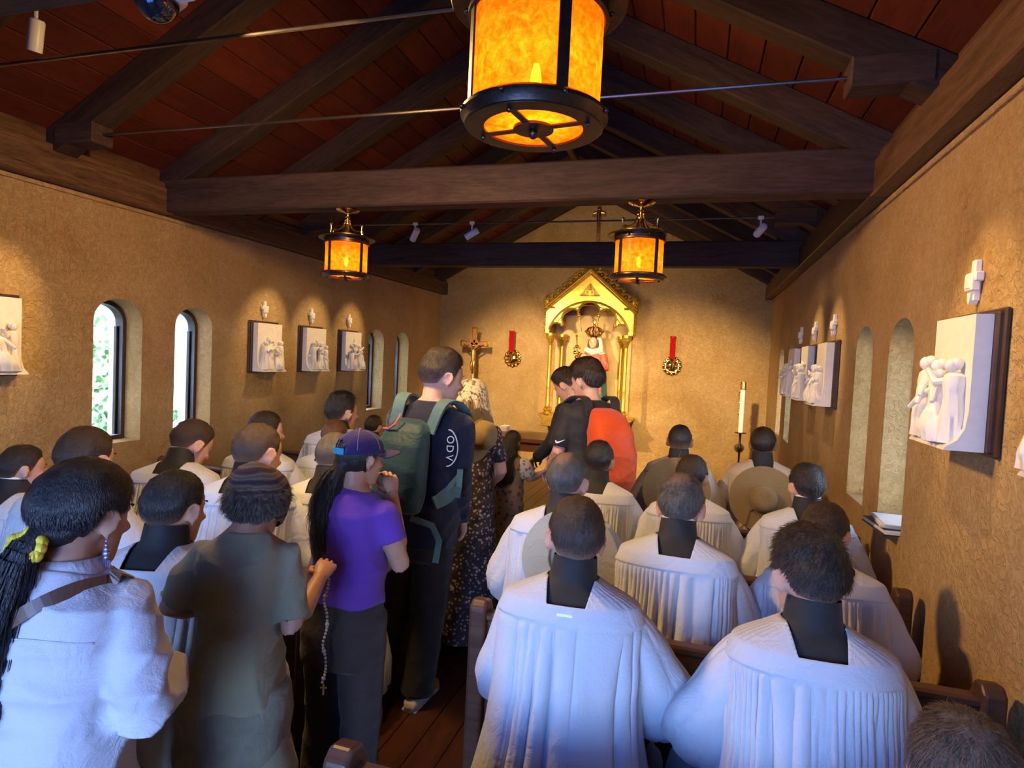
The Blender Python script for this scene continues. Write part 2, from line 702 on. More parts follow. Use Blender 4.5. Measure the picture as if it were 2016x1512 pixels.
for y in (2.16, 3.02, 5.62):
    zr_ = 3.085
    for sgn, xw in ((-1, XL), (1, XR)):
        mb = MB()
        x0 = xw - sgn * 0.10
        x1 = xw - sgn * 0.42
        mb.box(((x0 + x1) / 2, 0, 0), (abs(x1 - x0), 0.15, 0.13), 0.008)
        o = mb.build('hammer_block', TIMBER_X, ceiling)
        o.location = (0, y, zr_)
    mb = MB()
    mb.tube([(XL + 0.42, y, zr_), (XC, y, zr_ - 0.004), (XR - 0.42, y, zr_)], 0.0085, 8)
    mb.build('tie_rod', STEEL, ceiling, True)
# windows ---------------------------------------------------------------
FRAMEM = mat_plain('window_frame_dark', (0.045, 0.028, 0.022), 0.4, 0, 0.2)
GLASS, _n, _b = newmat('window_glass')
_b.inputs['Base Color'].default_value = (0.93, 0.97, 0.97, 1)
_b.inputs['Roughness'].default_value = 0.0
_b.inputs['IOR'].default_value = 1.05
_b.inputs['Transmission Weight'].default_value = 1.0
wi = 0
for xw, sgn in ((XL, -1), (XR, 1)):
    for (y0, y1) in WIN_Y:
        wi += 1
        c, hw = (y0 + y1) / 2, (y1 - y0) / 2
        outer = [(y0, SILL), (y1, SILL)] + arch_pts(y0, y1)[::-1]
        k = 0.032
        inner = [(y0 + k, SILL + k), (y1 - k, SILL + k)] + arch_pts(y0 + k, y1 - k, z1=CROWN - k)[::-1]
        xf = xw + sgn * 0.195
        M = Matrix(((0, 0, 1, xf), (1, 0, 0, 0), (0, 1, 0, 0), (0, 0, 0, 1)))
        fr = curve_plate('window_%d' % wi, [outer, inner], 0.075, FRAMEM, None, 0.0, M)
        tag(fr, kind='structure')
        mb = MB()
        for (yy) in (y0 + k, y1 - k):
            mb.box((xf + sgn * 0.02, yy + (0.008 if yy < c else -0.008), (SILL + SPRING) / 2), (0.03, 0.016, SPRING - SILL - 2 * k + 0.02), 0.003)
        mb.build('stop_bead', FRAMEM, fr)
        pn = curve_plate('pane', [inner], 0.004, GLASS, fr, 0, M)
# doors folded open beside the entrance
for i, (x0, dx) in enumerate(((DX0, -1), (DX1, 1))):
    mb = MB()
    w = 1.0
    mb.box((x0 + dx * (w / 2 + 0.02) if False else x0 + dx * 0.52, YF + 0.045, 1.2), (w, 0.05, 2.38), 0.006)
    d = tag(mb.build('door_%d' % (i + 1), PEWM), kind='structure')
    for zc in (0.65, 1.75):
        m2 = MB()
        m2.box((x0 + dx * 0.52, YF + 0.075, zc), (0.7, 0.02, 0.85), 0.01)
        m2.build('panel', PEWM, d)
    m2 = MB()
    m2.ell((x0 + dx * 0.95, YF + 0.12, 1.05), 0.03)
    m2.tube([(x0 + dx * 0.95, YF + 0.06, 1.05), (x0 + dx * 0.95, YF + 0.12, 1.05)], 0.01)
    m2.build('handle', BRASS, d, True)

# garden seen through the left windows: a low wall grown over with ivy
IVYM, _n, _b = newmat('ivy_leaf')
_oi = _n.nodes.new('ShaderNodeTexCoord')
_c = ramp(_n, nz(_n, _oi.outputs['Object'], 9, 2), [(0.3, (0.05, 0.16, 0.03)), (0.7, (0.22, 0.42, 0.12))])
_n.links.new(_c, _b.inputs['Base Color'])
_b.inputs['Roughness'].default_value = 0.4
_b.inputs['Transmission Weight'].default_value = 0.0
mb = MB()
mb.box((-7.2, 6.5, 1.35), (0.25, 17, 3.2), 0.02)
gw = tag(mb.build('garden_wall', GWALL), 'pale rendered garden wall grown with ivy outside the windows', 'wall')
random.seed(3)
lv, lf = [], []
for i in range(26000):
    y = random.uniform(1.5, 13.5)
    z = random.uniform(0.0, 2.9)
    dens = noise.noise(Vector((y * 0.9, z * 0.8, 3.1))) + 0.30 * (1.5 - z)
    if dens < random.uniform(-0.15, 0.75):
        continue
    c = Vector((-7.05 + random.uniform(0, 0.14), y, z))
    s = random.uniform(0.022, 0.048)
    R = Matrix.Rotation(random.uniform(0, 6.28), 3, 'X') @ Matrix.Rotation(random.uniform(-.7, .7), 3, 'Y') @ Matrix.Rotation(random.uniform(-.7, .7), 3, 'Z')
    b = len(lv)
    for (u, w, h) in ((0, -1, 0), (.75, -.3, .12), (.5, .45, .1), (0, 1.1, 0), (-.5, .45, .1), (-.75, -.3, .12)):
        lv.append(tuple(c + R @ Vector((h * s, u * s, w * s))))
    lf += [(b, b + 1, b + 2, b + 3), (b, b + 3, b + 4, b + 5)]
me = bpy.data.meshes.new('ivy')
me.from_pydata(lv, [], lf)
iv = link('ivy', me, IVYM, gw)
iv['kind'] = 'stuff'

# ------------------------------------------------------------------ lanterns
AMBER, _n, _b = newmat('amber_mica')
_v = coords(_n)
_c = ramp(_n, nz(_n, _v, 42, 5, 0.7, 0.5), [(0.32, (0.55, 0.065, 0.002)), (0.5, (0.88, 0.155, 0.005)), (0.7, (0.97, 0.26, 0.015))])
_tr = _n.nodes.new('ShaderNodeBsdfTranslucent')
_n.links.new(_c, _tr.inputs[0])
_tp = _n.nodes.new('ShaderNodeBsdfTransparent')
_n.links.new(_c, _tp.inputs[0])
_m1 = _n.nodes.new('ShaderNodeMixShader')
_m1.inputs[0].default_value = 0.2
_n.links.new(_tr.outputs[0], _m1.inputs[1])
_n.links.new(_tp.outputs[0], _m1.inputs[2])
_m2 = _n.nodes.new('ShaderNodeMixShader')
_m2.inputs[0].default_value = 0.12
_b.inputs['Roughness'].default_value = 0.3
_n.links.new(_c, _b.inputs['Base Color'])
_n.links.new(_m1.outputs[0], _m2.inputs[1])
_n.links.new(_b.outputs[0], _m2.inputs[2])
_n.links.new(_m2.outputs[0], _n.nodes['Material Output'].inputs[0])
BULB, _n, _b = newmat('lamp_bulb')
_b.inputs['Emission Color'].default_value = (1, 0.70, 0.28, 1)
_b.inputs['Emission Strength'].default_value = 110


def lantern(loc, rz, label, lit):
    root = empty('hanging_lantern', loc, rz)
    tag(root, label, 'lantern', 'amber lanterns under the tie beams')
    mb = MB()
    mb.lathe([(0.0, 0.0), (0.078, 0.0), (0.082, -0.006), (0.070, -0.014), (0.035, -0.022), (0.022, -0.03), (0.0, -0.03)], 28)
    for a in (0, PI / 2, PI, 3 * PI / 2):
        mb.ell((0.055 * math.cos(a), 0.055 * math.sin(a), -0.02), 0.007, 8, 6)
    mb.build('canopy', BRASS, root, True)
    mb = MB()
    mb.lathe([(0.012, -0.025), (0.012, -0.05), (0.018, -0.055), (0.012, -0.062), (0.013, -0.095), (0.028, -0.10), (0.028, -0.108), (0.018, -0.115), (0.024, -0.145), (0.05, -0.18), (0.075, -0.20), (0.0, -0.20)], 24)
    mb.build('stem', BRASS, root, True)
    mb = MB()
    mb.lathe([(0.07, -0.196), (0.192, -0.206), (0.196, -0.210), (0.192, -0.214), (0.07, -0.204)], 40, cap=False)
    mb.torus((0, 0, -0.210), 0.193, 0.005, 40, 6)
    mb.build('brim', IRON, root, True)
    mb = MB()
    mb.lathe([(0.150, -0.19), (0.154, -0.19), (0.154, -0.232), (0.158, -0.236), (0.158, -0.246), (0.150, -0.249), (0.146, -0.246), (0.146, -0.19)], 40, cap=False)
    for k in range(8):
        a = PI / 4 * k + .39
        mb.ell((0.163 * math.cos(a), 0.163 * math.sin(a), -0.225), 0.0065, 8, 6)
    mb.build('collar', IRON, root, True)
    for k in range(4):
        a = PI / 2 * k + PI / 4
        R = Matrix.Rotation(a, 3, 'Z')
        mb = MB()
        pts = [(0.018, -0.075), (0.030, -0.10), (0.045, -0.13), (0.075, -0.155), (0.11, -0.165), (0.145, -0.165), (0.145, -0.142), (0.150, -0.128), (0.140, -0.118), (0.131, -0.126), (0.136, -0.134)]
        mb.tube([R @ Vector((r, 0, z)) for r, z in pts], [.005] * 6 + [.0045] * 5, 6)
        mb.tube([R @ Vector((0.145, 0, -0.165)), R @ Vector((0.147, 0, -0.2))], .0045, 6)
        mb.ell(R @ Vector((0.024, 0, -0.082)), 0.007, 8, 6)
        mb.build('scroll_bracket', BRASS, root, True)
    for k in range(4):
        a = PI / 2 * k + PI / 4
        R = Matrix.Rotation(a, 3, 'Z')
        mb = MB()
        mb.box(R @ Vector((0.1505, 0, -0.348)), (0.005, 0.026, 0.215), 0.001, R)
        mb.ell(R @ Vector((0.158, 0, -0.462)), 0.006, 8, 6)
        mb.build('strap', IRON, root)
    for k in range(4):
        a0 = PI / 2 * k + PI / 4
        rings = []
        vs, fs = [], []
        n = 12
        for i in range(n + 1):
            a = a0 + PI / 2 * i / n
            for rr in (0.1462, 0.1442):
                for z in (-0.244, -0.452):
                    vs.append((rr * math.cos(a), rr * math.sin(a), z))
        for i in range(n):
            b = i * 4
            fs += [(b, b + 4, b + 5, b + 1), (b + 2, b + 3, b + 7, b + 6)]
        mb = MB()
        mb.add(vs, [f for f in fs if min(f) % 4 == 0])
        mb.build('mica_pane', AMBER, root, 'all')
    mb = MB()
    mb.lathe([(0.146, -0.447), (0.158, -0.447), (0.165, -0.453), (0.166, -0.461), (0.160, -0.469), (0.156, -0.480), (0.148, -0.482), (0.146, -0.47)], 44, cap=False)
    for k in range(8):
        a = PI / 4 * k
        mb.ell((0.168 * math.cos(a), 0.168 * math.sin(a), -0.461), 0.006, 8, 6)
    mb.build('bottom_ring', IRON, root, True)
    mb = MB()
    mb.lathe([(0.112, -0.478), (0.152, -0.478), (0.152, -0.483), (0.112, -0.483), (0.112, -0.478)], 44, cap=False)
    mb.lathe([(0.0, -0.479), (0.046, -0.479), (0.046, -0.485), (0.0, -0.485)], 28)
    for k in range(4):
        a = PI / 2 * k
        R = Matrix.Rotation(a, 3, 'Z')
        mb.box(R @ Vector((0.08, 0, -0.481)), (0.085, 0.017, 0.005), 0.001, R)
        mb.ell(R @ Vector((0.128, 0, -0.487)), 0.006, 8, 6)
    mb.ell((0, 0, -0.492), (0.011, 0.011, 0.013), 12, 8)
    br_ = mb.build('bottom_grille', IRON, root)
    mb = MB()
    mb.lathe([(0.0, -0.472), (0.148, -0.472)], 40, cap=False)
    mb.build('bottom_mica', AMBER, br_)
    mb = MB()
    mb.lathe([(0.0, -0.335), (0.006, -0.338), (0.010, -0.355), (0.013, -0.375), (0.010, -0.395), (0.0, -0.402)], 16)
    b = mb.build('bulb', BULB, root, 'all')
    l = light('lantern_lamp', 'POINT', (0, 0, 0), None, lit, (1.0, 0.62, 0.22), shadow_soft_size=0.03)
    l.parent = root
    l.location = (0, 0, -0.385)
    return root


lantern((-0.385, 1.36, 2.80), 0.62 + PI / 4 + .02, 'amber drum lantern hanging close overhead under the nearest beam', 3.3)
lantern((-2.44, 3.89, 2.80), 0.50, 'amber drum lantern under the big beam, by the left wall', 3.3)
lantern((-0.385, 3.89, 2.80), 0.05, 'amber drum lantern under the big beam, in front of the gilded shrine', 3.3)

# ------------------------------------------------------------------ small ceiling gear
t = empty('security_camera', (-1.525, 1.41, 2.80), 0)
tag(t, 'smoked glass dome security camera on the nearest ceiling beam', 'camera')
mb = MB()
mb.lathe([(0.0, 0.0), (0.075, 0.0), (0.078, -0.02), (0.066, -0.035), (0.0, -0.035)], 28)
mb.build('housing', WHITEPL, t, True)
mb = MB()
mb.box((0.075, 0.0, -0.02), (0.09, 0.07, 0.035), 0.012)
mb.build('junction_box', WHITEPL, t)
SMOKE = mat_plain('smoked_dome', (0.02, 0.02, 0.022), 0.06, 0, 0.05, spec=0.9)
mb = MB()
mb.lathe([(0.058, -0.034)] + [(0.058 * math.cos(a), -0.034 - 0.062 * math.sin(a)) for a in [PI / 2 * i / 9 for i in range(1, 9)]] + [(0.0, -0.096)], 28)
mb.build('dome', SMOKE, t, 'all')


def can(loc, aim, label, reach=.11):
    t = empty('track_spotlight', loc)
    tag(t, label, 'spotlight', 'track spotlights on the rods')
    d = (Vector(aim) - Vector(loc)).normalized()
    R = d.to_track_quat('-Z', 'Y').to_matrix()
    mb = MB()
    mb.lathe([(0.0, 0.075), (0.028, 0.07), (0.032, 0.06), (0.032, -0.07), (0.029, -0.07), (0.027, -0.05), (0.0, -0.05)], 18, R=R)
    mb.build('can', WHITEPL, t, True)
    mb = MB()
    mb.tube([(0, 0, 0.02), (0.0, 0.0, reach)], 0.008, 8)
    mb.box((0, 0, reach - .005), (0.05, 0.03, 0.03), 0.006)
    mb.build('bracket', WHITEPL, t)
    return t


can((-3.05, 2.16, 3.20), (-3.5, 2.35, 1.8), 'small white spotlight under the near rafter at the top left corner', .27)
can((-2.15, 5.60, 2.975), (-3.9, 5.2, 1.8), 'small white track spotlight below the big beam beside the left lantern')
can((-2.75, 5.60, 2.975), (-3.9, 6.6, 1.8), 'small white track spotlight on the far rod, left of the left lantern')
can((0.44, 5.60, 2.975), (-0.8, 9.3, 1.8), 'small white track spotlight at the right end of the far rod')

# ------------------------------------------------------------------ stations of the cross and their bracket crosses


def robed(mb, x, z0, h, y, lean, rs, arm=None, seated=False):
    """little relief figure standing on the ledge; plane is x-z, y towards the viewer (negative)"""
    hd = h * 0.15
    rings = []
    spec = [(0.0, .20, .15), (.12, .19, .15), (.35, .155, .13), (.55, .13, .11), (.70, .15, .12), (.80, .135, .11), (.85, .05, .06)]
    if seated:
        spec = [(0.0, .30, .22), (.18, .30, .24), (.34, .24, .20), (.5, .16, .14), (.66, .17, .13), (.77, .15, .11), (.83, .06, .06)]
    n = 26
    sp2 = []
    for (a, b) in zip(spec[:-1], spec[1:]):
        sp2 += [tuple(a[i] + (b[i] - a[i]) * k / 3 for i in range(3)) for k in range(3)]
    spec = sp2 + [spec[-1]]
    for (t, rx, ry) in spec:
        ring = []
        for k in range(n):
            a = 2 * PI * k / n
            f = 1 + (.34 * (abs(math.sin(4.5 * a + x * 90 + t * 2.5)) ** .6 - .6) + .10 * math.sin(2 * a + 9 * t + x * 40)) * (1.05 - t)
            ring.append((x + lean * t * h + rx * h * f * math.cos(a) * .82, y + ry * h * f * math.sin(a), z0 + t * h))
        rings.append(ring)
    mb.loft(rings)
    hx = x + lean * h * .92
    mb.ell((hx, y - .015, z0 + h * .92), (hd * .42, hd * .46, hd * .56), 10, 8)
    mb.ell((hx, y + .002, z0 + h * .945), (hd * .5, hd * .5, hd * .52), 10, 6)
    if arm:
        for (dx, dz) in arm:
            s = Vector((x + lean * h * .75 + (.1 * h if dx > 0 else -.1 * h), y - .01, z0 + h * .74))
            e = s + Vector((dx * .5 * h, -.03, -.06 * h + dz * .3 * h))
            w = s + Vector((dx * h, -.045, dz * h))
            mb.tube([s, e, w], [.055 * h, .05 * h, .03 * h], 8)
            mb.ell(w, .035 * h, 8, 6)


CROSSARM = mat_plain('relief_plaster', (0.80, 0.72, 0.62), 0.6, 0, 0.04, 30, 0.05)
SCENES = [
    [(-.12, .27, -.05, .05, 0, [(.25, .1)]), (-.03, .30, -.03, -.03, 0, [(.2, -.2), (-.2, -.15)]), (.07, .21, -.06, -.12, 1, [(-.3, .0)]), (.13, .28, -.02, .0, 0, None)],
    [(-.11, .29, -.03, .10, 0, [(.35, .2)]), (.0, .19, -.06, .22, 1, [(.3, -.25)]), (.06, .29, -.02, -.05, 0, [(-.3, .05)]), (.13, .26, -.04, .0, 0, None)],
    [(-.11, .24, -.05, .1, 1, [(.3, .1)]), (-.02, .31, -.02, .0, 0, [(.3, .1), (-.3, .1)]), (.09, .29, -.04, -.06, 0, [(-.25, .1)]), (.13, .22, -.06, -.1, 1, None)],
    [(-.13, .22, -.05, .08, 1, [(.2, .2)]), (-.06, .28, -.03, .04, 0, [(.25, 0)]), (.02, .26, -.04, 0, 0, [(.2, -.2), (-.2, -.2)]), (.10, .27, -.03, -.05, 0, [(-.2, .1)]), (.13, .18, -.07, 0, 1, None)],
    [(-.12, .30, -.05, .06, 0, [(.22, -.2), (.15, -.3)]), (-.03, .29, -.03, .05, 0, [(.25, -.25)]), (.06, .25, -.06, -.22, 1, [(-.35, -.3)]), (.11, .29, -.025, -.02, 0, [(-.2, .12)])],
]
ROMAN = ['I', 'II', 'III', 'IV', 'V', 'VI', 'VII', 'VIII', 'IX']


def station(xw, sgn, yc, scene, label, roll=0.0):
    """sgn: -1 on the left wall (faces +X), +1 on the right wall (faces -X)"""
    root = empty('relief_panel', (xw, yc, 1.795), PI / 2 if sgn < 0 else -PI / 2)
    tag(root, label, 'wall relief', 'white stations along the walls')
    # local: -y is the room side after rotation, x along the wall
    mb = MB()
    mb.box((0, -0.018, 0), (0.40, 0.034, 0.475), 0.006)
    mb.box((0, -0.010, 0), (0.425, 0.02, 0.50), 0.006)
    mb.build('frame', DARKFRAME, root)
    mb = MB()
    w0, w1 = 0.168, 0.178
    prof = [(0.228, -0.088), (-0.10, -0.088), (-0.16, -0.095), (-0.20, -0.115), (-0.226, -0.150), (-0.236, -0.155)]
    poly = [(-0.036, 0.228)] + [(y, z) for z, y in prof] + [(-0.036, -0.236)]
    mb.prism(poly, lambda u, v: (-0.176, u, v), lambda u, v: (0.176, u, v))
    mb.build('panel', CROSSARM, root)
    for (x, h, y, lean, seat, arm) in SCENES[scene]:
        m2 = MB()
        robed(m2, x, -0.215, h, -0.098 + y * .5, lean, scene, arm, bool(seat))
        m2.build('relief_figure', CROSSARM, root, True)
    m2 = MB()
    if scene in (1, 2, 0):
        a = {0: .7, 1: 1.0, 2: .15}[scene]
        R = Matrix.Rotation(a, 3, 'Y')
        m2.box(R @ Vector((0, 0, 0)) + Vector((-.02, -.10, .0)), (0.022, 0.02, 0.30), 0.004, R)
        m2.box(R @ Vector((0, 0, .06)) + Vector((-.02, -.10, .0)), (0.16, 0.02, 0.022), 0.004, R)
        m2.build('relief_cross', CROSSARM, root)
    return root


def wall_cross(xw, sgn, yc, num, label):
    root = empty('wall_cross', (xw, yc, 2.165), PI / 2 if sgn < 0 else -PI / 2)
    tag(root, label, 'cross', 'plaster crosses above the stations')
    mb = MB()
    mb.box((0, -0.012, 0.0), (0.034, 0.024, 0.15), 0.004)
    mb.build('upright', CROSSARM, root)
    mb = MB()
    mb.box((0, -0.016, 0.012), (0.088, 0.03, 0.034), 0.004)
    mb.box((0, -0.022, -0.006), (0.062, 0.03, 0.066), 0.004)
    mb.box((0, -0.030, -0.006), (0.045, 0.022, 0.05), 0.003)
    mb.build('arm_block', CROSSARM, root)
    mb = MB()
    mb.prism([(-.016, -.045), (.016, -.045), (.010, -.075), (0, -.088), (-.010, -.075)], lambda u, v: (u, -0.004, v), lambda u, v: (u, -0.032, v))
    mb.build('drop', CROSSARM, root)
    M = Matrix(((1, 0, 0, 0), (0, 0, -1, -0.0415), (0, 1, 0, -0.006), (0, 0, 0, 1)))
    return root


LST = [(2.60, 4, 'white relief station at the left edge, before the near windows'),
       (5.085, 0, 'white relief station on the left wall, first after the near windows'),
       (5.85, 1, 'white relief station on the left wall, middle of the three'),
       (6.61, 2, 'white relief station on the left wall, next to the far windows')]
RST = [(1.74, 3, 'white relief station cut off by the right edge of the picture'),
       (2.60, 4, 'large white relief station close by on the right wall, throwing a square shadow'),
       (5.085, 3, 'white relief station on the right wall, first past the near windows'),
       (5.85, 1, 'white relief station on the right wall, middle of the three'),
       (6.61, 0, 'white relief station on the right wall, third and farthest of the row')]
for y, sc, lb in LST:
    station(XL, -1, y, sc, lb)
    wall_cross(XL, -1, y, 0, lb.replace('white relief station', 'small plaster cross above the station'))
    light('station_spot', 'SPOT', (XL + 1.0, y + 0.28, 2.98), (XL, y + 0.02, 1.9), 60, WARM2, spot_size=0.62, spot_blend=0.8, shadow_soft_size=0.012)
for y, sc, lb in RST:
    station(XR, 1, y, sc, lb)
    if y > 2:
        wall_cross(XR, 1, max(y, 2.66), 0, lb.replace('white relief station', 'small plaster cross above the station').replace('large ', ''))
    light('station_spot', 'SPOT', (XR - 0.9, y - 0.12, 2.98), (XR, y, 1.9), 55, WARM2, spot_size=0.62, spot_blend=0.8, shadow_soft_size=0.012)

# ------------------------------------------------------------------ gilded shrine on the altar wall
CX = -1.545
sh = empty('gilded_shrine', (CX, 9.10, 0))
tag(sh, 'gilded gothic shrine with pointed gable and columns on the altar wall', 'shrine')
YP = -0.19          # front plane (local)
MF = Matrix(((1, 0, 0, 0), (0, 0, -1, YP), (0, 1, 0, 0), (0, 0, 0, 1)))


def arc(cx, cz, r, a0, a1, n=12):
    return [(cx + r * math.cos(math.radians(a0 + (a1 - a0) * i / n)), cz + r * math.sin(math.radians(a0 + (a1 - a0) * i / n))) for i in range(n + 1)]


HWD = 0.625
# five-lobed opening
lobes = arc(-.475, 2.245, .105, 178, 62, 8) + arc(-.255, 2.425, .135, 215, 40, 12) + arc(0, 2.515, .150, 197, -17, 14) + arc(.255, 2.425, .135, 140, -35, 12) + arc(.475, 2.245, .105, 118, 2, 8)
inner = [(-.58, 2.20)] + lobes + [(.58, 2.20)]
outer = [(-HWD, 2.20), (-HWD, 2.56), (0, 3.10), (HWD, 2.56), (HWD, 2.20), (.58, 2.20)] + lobes[::-1] + [(-.58, 2.20)]
curve_plate('gable', [outer], 0.06, GOLD, sh, 0.004, MF)
mb = MB()
for s in (-1, 1):
    d = Vector((s * HWD, 0, -.54)).normalized()
    for k, (off, r) in enumerate(((.0, .024), (-.045, .013))):
        a = Vector((0, YP - .04, 3.13 + off * 1.3))
        b = Vector((s * (HWD + .03), YP - .04, 2.575 + off * 1.3))
        mb.tube([a, b], r, 8)
    mb.tube([(s * (HWD + .045), YP - .04, 2.575), (s * (HWD - .12), YP - .04, 2.575)], .016, 8)
mb.build('gable_moulding', GOLD, sh, True)
mb = MB()
mb.tube([(x, YP - .034, z) for x, z in arc(0, 2.05, .62, 155, 25, 28)], .016, 8)
mb.tube([(x, YP - .034, z) for x, z in arc(0, 2.07, .545, 150, 30, 28)], .008, 6)
mb.build('great_arch', GOLD, sh, True)
mb = MB()
for L_ in (arc(-.255, 2.425, .145, 215, 40, 12), arc(0, 2.515, .160, 197, -17, 14), arc(.255, 2.425, .145, 140, -35, 12), arc(-.475, 2.245, .112, 178, 62, 8), arc(.475, 2.245, .112, 118, 2, 8)):
    mb.tube([(x, YP - .036, z) for x, z in L_], .012, 8)
for x, z in ((-.385, 2.33), (-.143, 2.47), (.143, 2.47), (.385, 2.33)):
    mb.ell((x, YP - .03, z), (.026, .03, .026), 10, 8)
    for a in range(5):
        mb.ell((x + .024 * math.cos(a * 1.257), YP - .045, z + .024 * math.sin(a * 1.257)), .011, 8, 6)
mb.build('cusped_tracery', GOLD, sh, True)
SHADOWGOLD = mat_plain('shadowed_carving', (0.40, 0.24, 0.05), 0.5, 0.6, 0.3, 40)  # darker gold paints the shade of piercings onto solid plates
for q in [[(-.16, 2.745), (.16, 2.745), (0, 2.945)]] + [[(s * a, b) for a, b in pl] for s in (-1, 1) for pl in ([(.16, 2.665), (.25, 2.60), (.17, 2.62), (.12, 2.65)], [(.44, 2.41), (.50, 2.36), (.47, 2.47)])]:
    mb = MB()
    mb.prism(q, lambda u, v: (u, YP - .033, v), lambda u, v: (u, YP - .036, v))
    mb.build('painted_piercing', SHADOWGOLD, sh)
mb = MB()
for s in (-1, 1):
    mb.torus((s * .035, YP - .042, 2.80), .028, .009, 14, 6, Matrix.Rotation(PI / 2, 3, 'X'))
    for k in range(4):
        mb.ell((s * (.05 + .03 * k), YP - .042, 2.762), (.014, .01, .010), 8, 6)
mb.tube([(0, YP - .042, 2.76), (0, YP - .042, 2.92)], .008, 6)
for k in range(3):
    mb.ell((0, YP - .042, 2.84 + .03 * k), (.022 - .005 * k, .012, .012), 8, 6)
mb.build('gable_foliage', GOLD, sh, True)
cm = MB()
cm.tube([(x, 0, z) for x, z in arc(0, .035, .036, -100, 200, 10)], [.012] * 8 + [.010, .008, .006], 6)
for (x, z, r) in ((.03, .072, .018), (-.03, .05, .014), (0.045, .04, .016), (.0, .035, .013)):
    cm.ell((x, 0, z), r, 8, 6)
cme = None
for s in (-1, 1):
    for k in range(7):
        t = (k + .45) / 7
        if cme is None:
            o0 = cm.build('crocket', GOLD, sh, True)
            cme = o0.data
            o = o0
        else:
            o = link('crocket', cme, None, sh)
        o.location = (s * (HWD * t), YP - .03, 3.14 - .555 * t)
        o.scale = (s * 1.3, 1.2, 1.3)
        o.rotation_euler = (0, s * math.atan2(.54, HWD), 0)
mb = MB()
mb.ell((0, YP - .03, 3.165), (.03, .03, .022), 10, 8)
mb.ell((0, YP - .03, 3.20), (.016, .016, .03), 10, 8)
for s in (-1, 1):
    mb.ell((s * .035, YP - .03, 3.175), (.022, .014, .016), 8, 6)
mb.build('apex_finial', GOLD, sh, True)
for s in (-1, 1):
    for yy in (YP, 0.17):
        mb = MB()
        x = s * (HWD + .005)
        mb.lathe([(0.0, 2.58), (.042, 2.58), (.046, 2.60), (.03, 2.62), (.034, 2.635), (.034, 2.71), (.042, 2.72), (.03, 2.745), (.012, 2.77), (.016, 2.78), (0, 2.80)], 14, (x, yy, 0))
        mb.build('pinnacle', GOLD, sh, True)
    mb = MB()
    mb.box((s * HWD, 0, 2.38), (.04, .40, .36), .004)
    for k in range(4):
        mb.ell((s * (HWD + .03), YP + .02, 2.24 + k * .1), (.018, .02, .024), 8, 6)
    mb.build('side_panel', GOLD, sh, True)
    for yy, nm in ((YP + .0, 'column'), (0.16, 'column')):
        x = s * (.555 if yy < 0 else .45)
        prof = [(.0, 1.0), (.062, 1.0), (.062, 1.03), (.05, 1.04), (.058, 1.055), (.042, 1.075), (.05, 1.10), (.036, 1.115), (.030, 1.13), (.029, 1.40), (.033, 1.405), (.029, 1.42), (.028, 2.02), (.036, 2.03), (.03, 2.045), (.05, 2.10), (.062, 2.14), (.066, 2.16), (.072, 2.165), (.072, 2.20), (0, 2.20)]
        mb = MB()
        mb.lathe(prof, 18, (x, yy, 0))
        for k in range(6):
            a = k * PI / 3
            mb.ell((x + .055 * math.cos(a), yy + .055 * math.sin(a), 2.125), .017, 8, 6)
            mb.ell((x + .055 * math.cos(a), yy + .055 * math.sin(a), 1.075), .016, 8, 6)
        mb.build(nm, GOLD, sh, True)
SHB = mat_plain('shrine_back', (0.50, 0.34, 0.13), 0.6, 0.1, 0.12, 6, 0.1)
mb = MB()
mb.box((0, .275, 1.75), (1.16, .025, 1.5))
mb.build('back_board', SHB, sh)
mb = MB()
mb.box((0, .04, 2.72), (.1, .44, .04))
for s in (-1, 1):
    mb.prism([(0, 3.09), (s * .62, 2.55), (s * .62, 2.52), (0, 3.05)], lambda u, v: (u, YP, v), lambda u, v: (u, .28, v))
mb.build('roof', GOLD, sh)
mb = MB()
for z, w, h in ((.985, 1.38, .035), (.955, 1.32, .03), (.90, 1.26, .10), (.835, 1.33, .03)):
    mb.box((0, .03, z), (w, .50, h), .006)
mb.build('plinth', GOLD, sh)
for s in (-1, 1):
    mb = MB()
    mb.ell((s * .40, -.235, .90), (.035, .014, .035), 10, 8)
    for a in range(4):
        mb.ell((s * .40 + .03 * math.cos(a * PI / 2 + .78), -.24, .90 + .03 * math.sin(a * PI / 2 + .78)), .018, 8, 6)
    mb.build('rosette', GOLD, sh, True)
    mb = MB()
    pf = [(.28, .82), (-.16, .82), (-.15, .79), (-.05, .76), (.08, .70), (.17, .62), (.28, .55)]
    mb.prism(pf, lambda u, v: (s * .40 - .05, u, v), lambda u, v: (s * .40 + .05, u, v))
    mb.build('corbel', SHB, sh)

# statue in the shrine
RED = mat_plain('painted_rose_robe', (0.62, 0.09, 0.06), 0.5, 0, 0.25, 14)
BLUEP = mat_plain('painted_blue_green_mantle', (0.03, 0.12, 0.12), 0.5, 0, 0.3, 14)
VEILP = mat_plain('painted_white_veil', (0.80, 0.72, 0.60), 0.6, 0, 0.1, 14)
FLESH = mat_plain('painted_flesh', (0.72, 0.42, 0.28), 0.45, 0, 0.06)
BROWNP = mat_plain('painted_hair', (0.09, 0.04, 0.02), 0.5, 0, 0.2)
stt = empty('crowned_statue', (CX + .06, 9.08, 1.0))
tag(stt, 'crowned statue of a veiled woman in red robe inside the gilded shrine', 'statue')


def folded(mb, spec, n=40, k=9, amp=.06, cy=0):
    rings = []
    for (z, rx, ry, x0, y0) in spec:
        ring = []
        for i in range(n):
            a = 2 * PI * i / n
            f = 1 + amp * math.sin(k * a + z * 3) * (1 if z < .8 else .4)
            ring.append((x0 + rx * f * math.cos(a), y0 + ry * f * math.sin(a), z))
        rings.append(ring)
    mb.loft(rings)


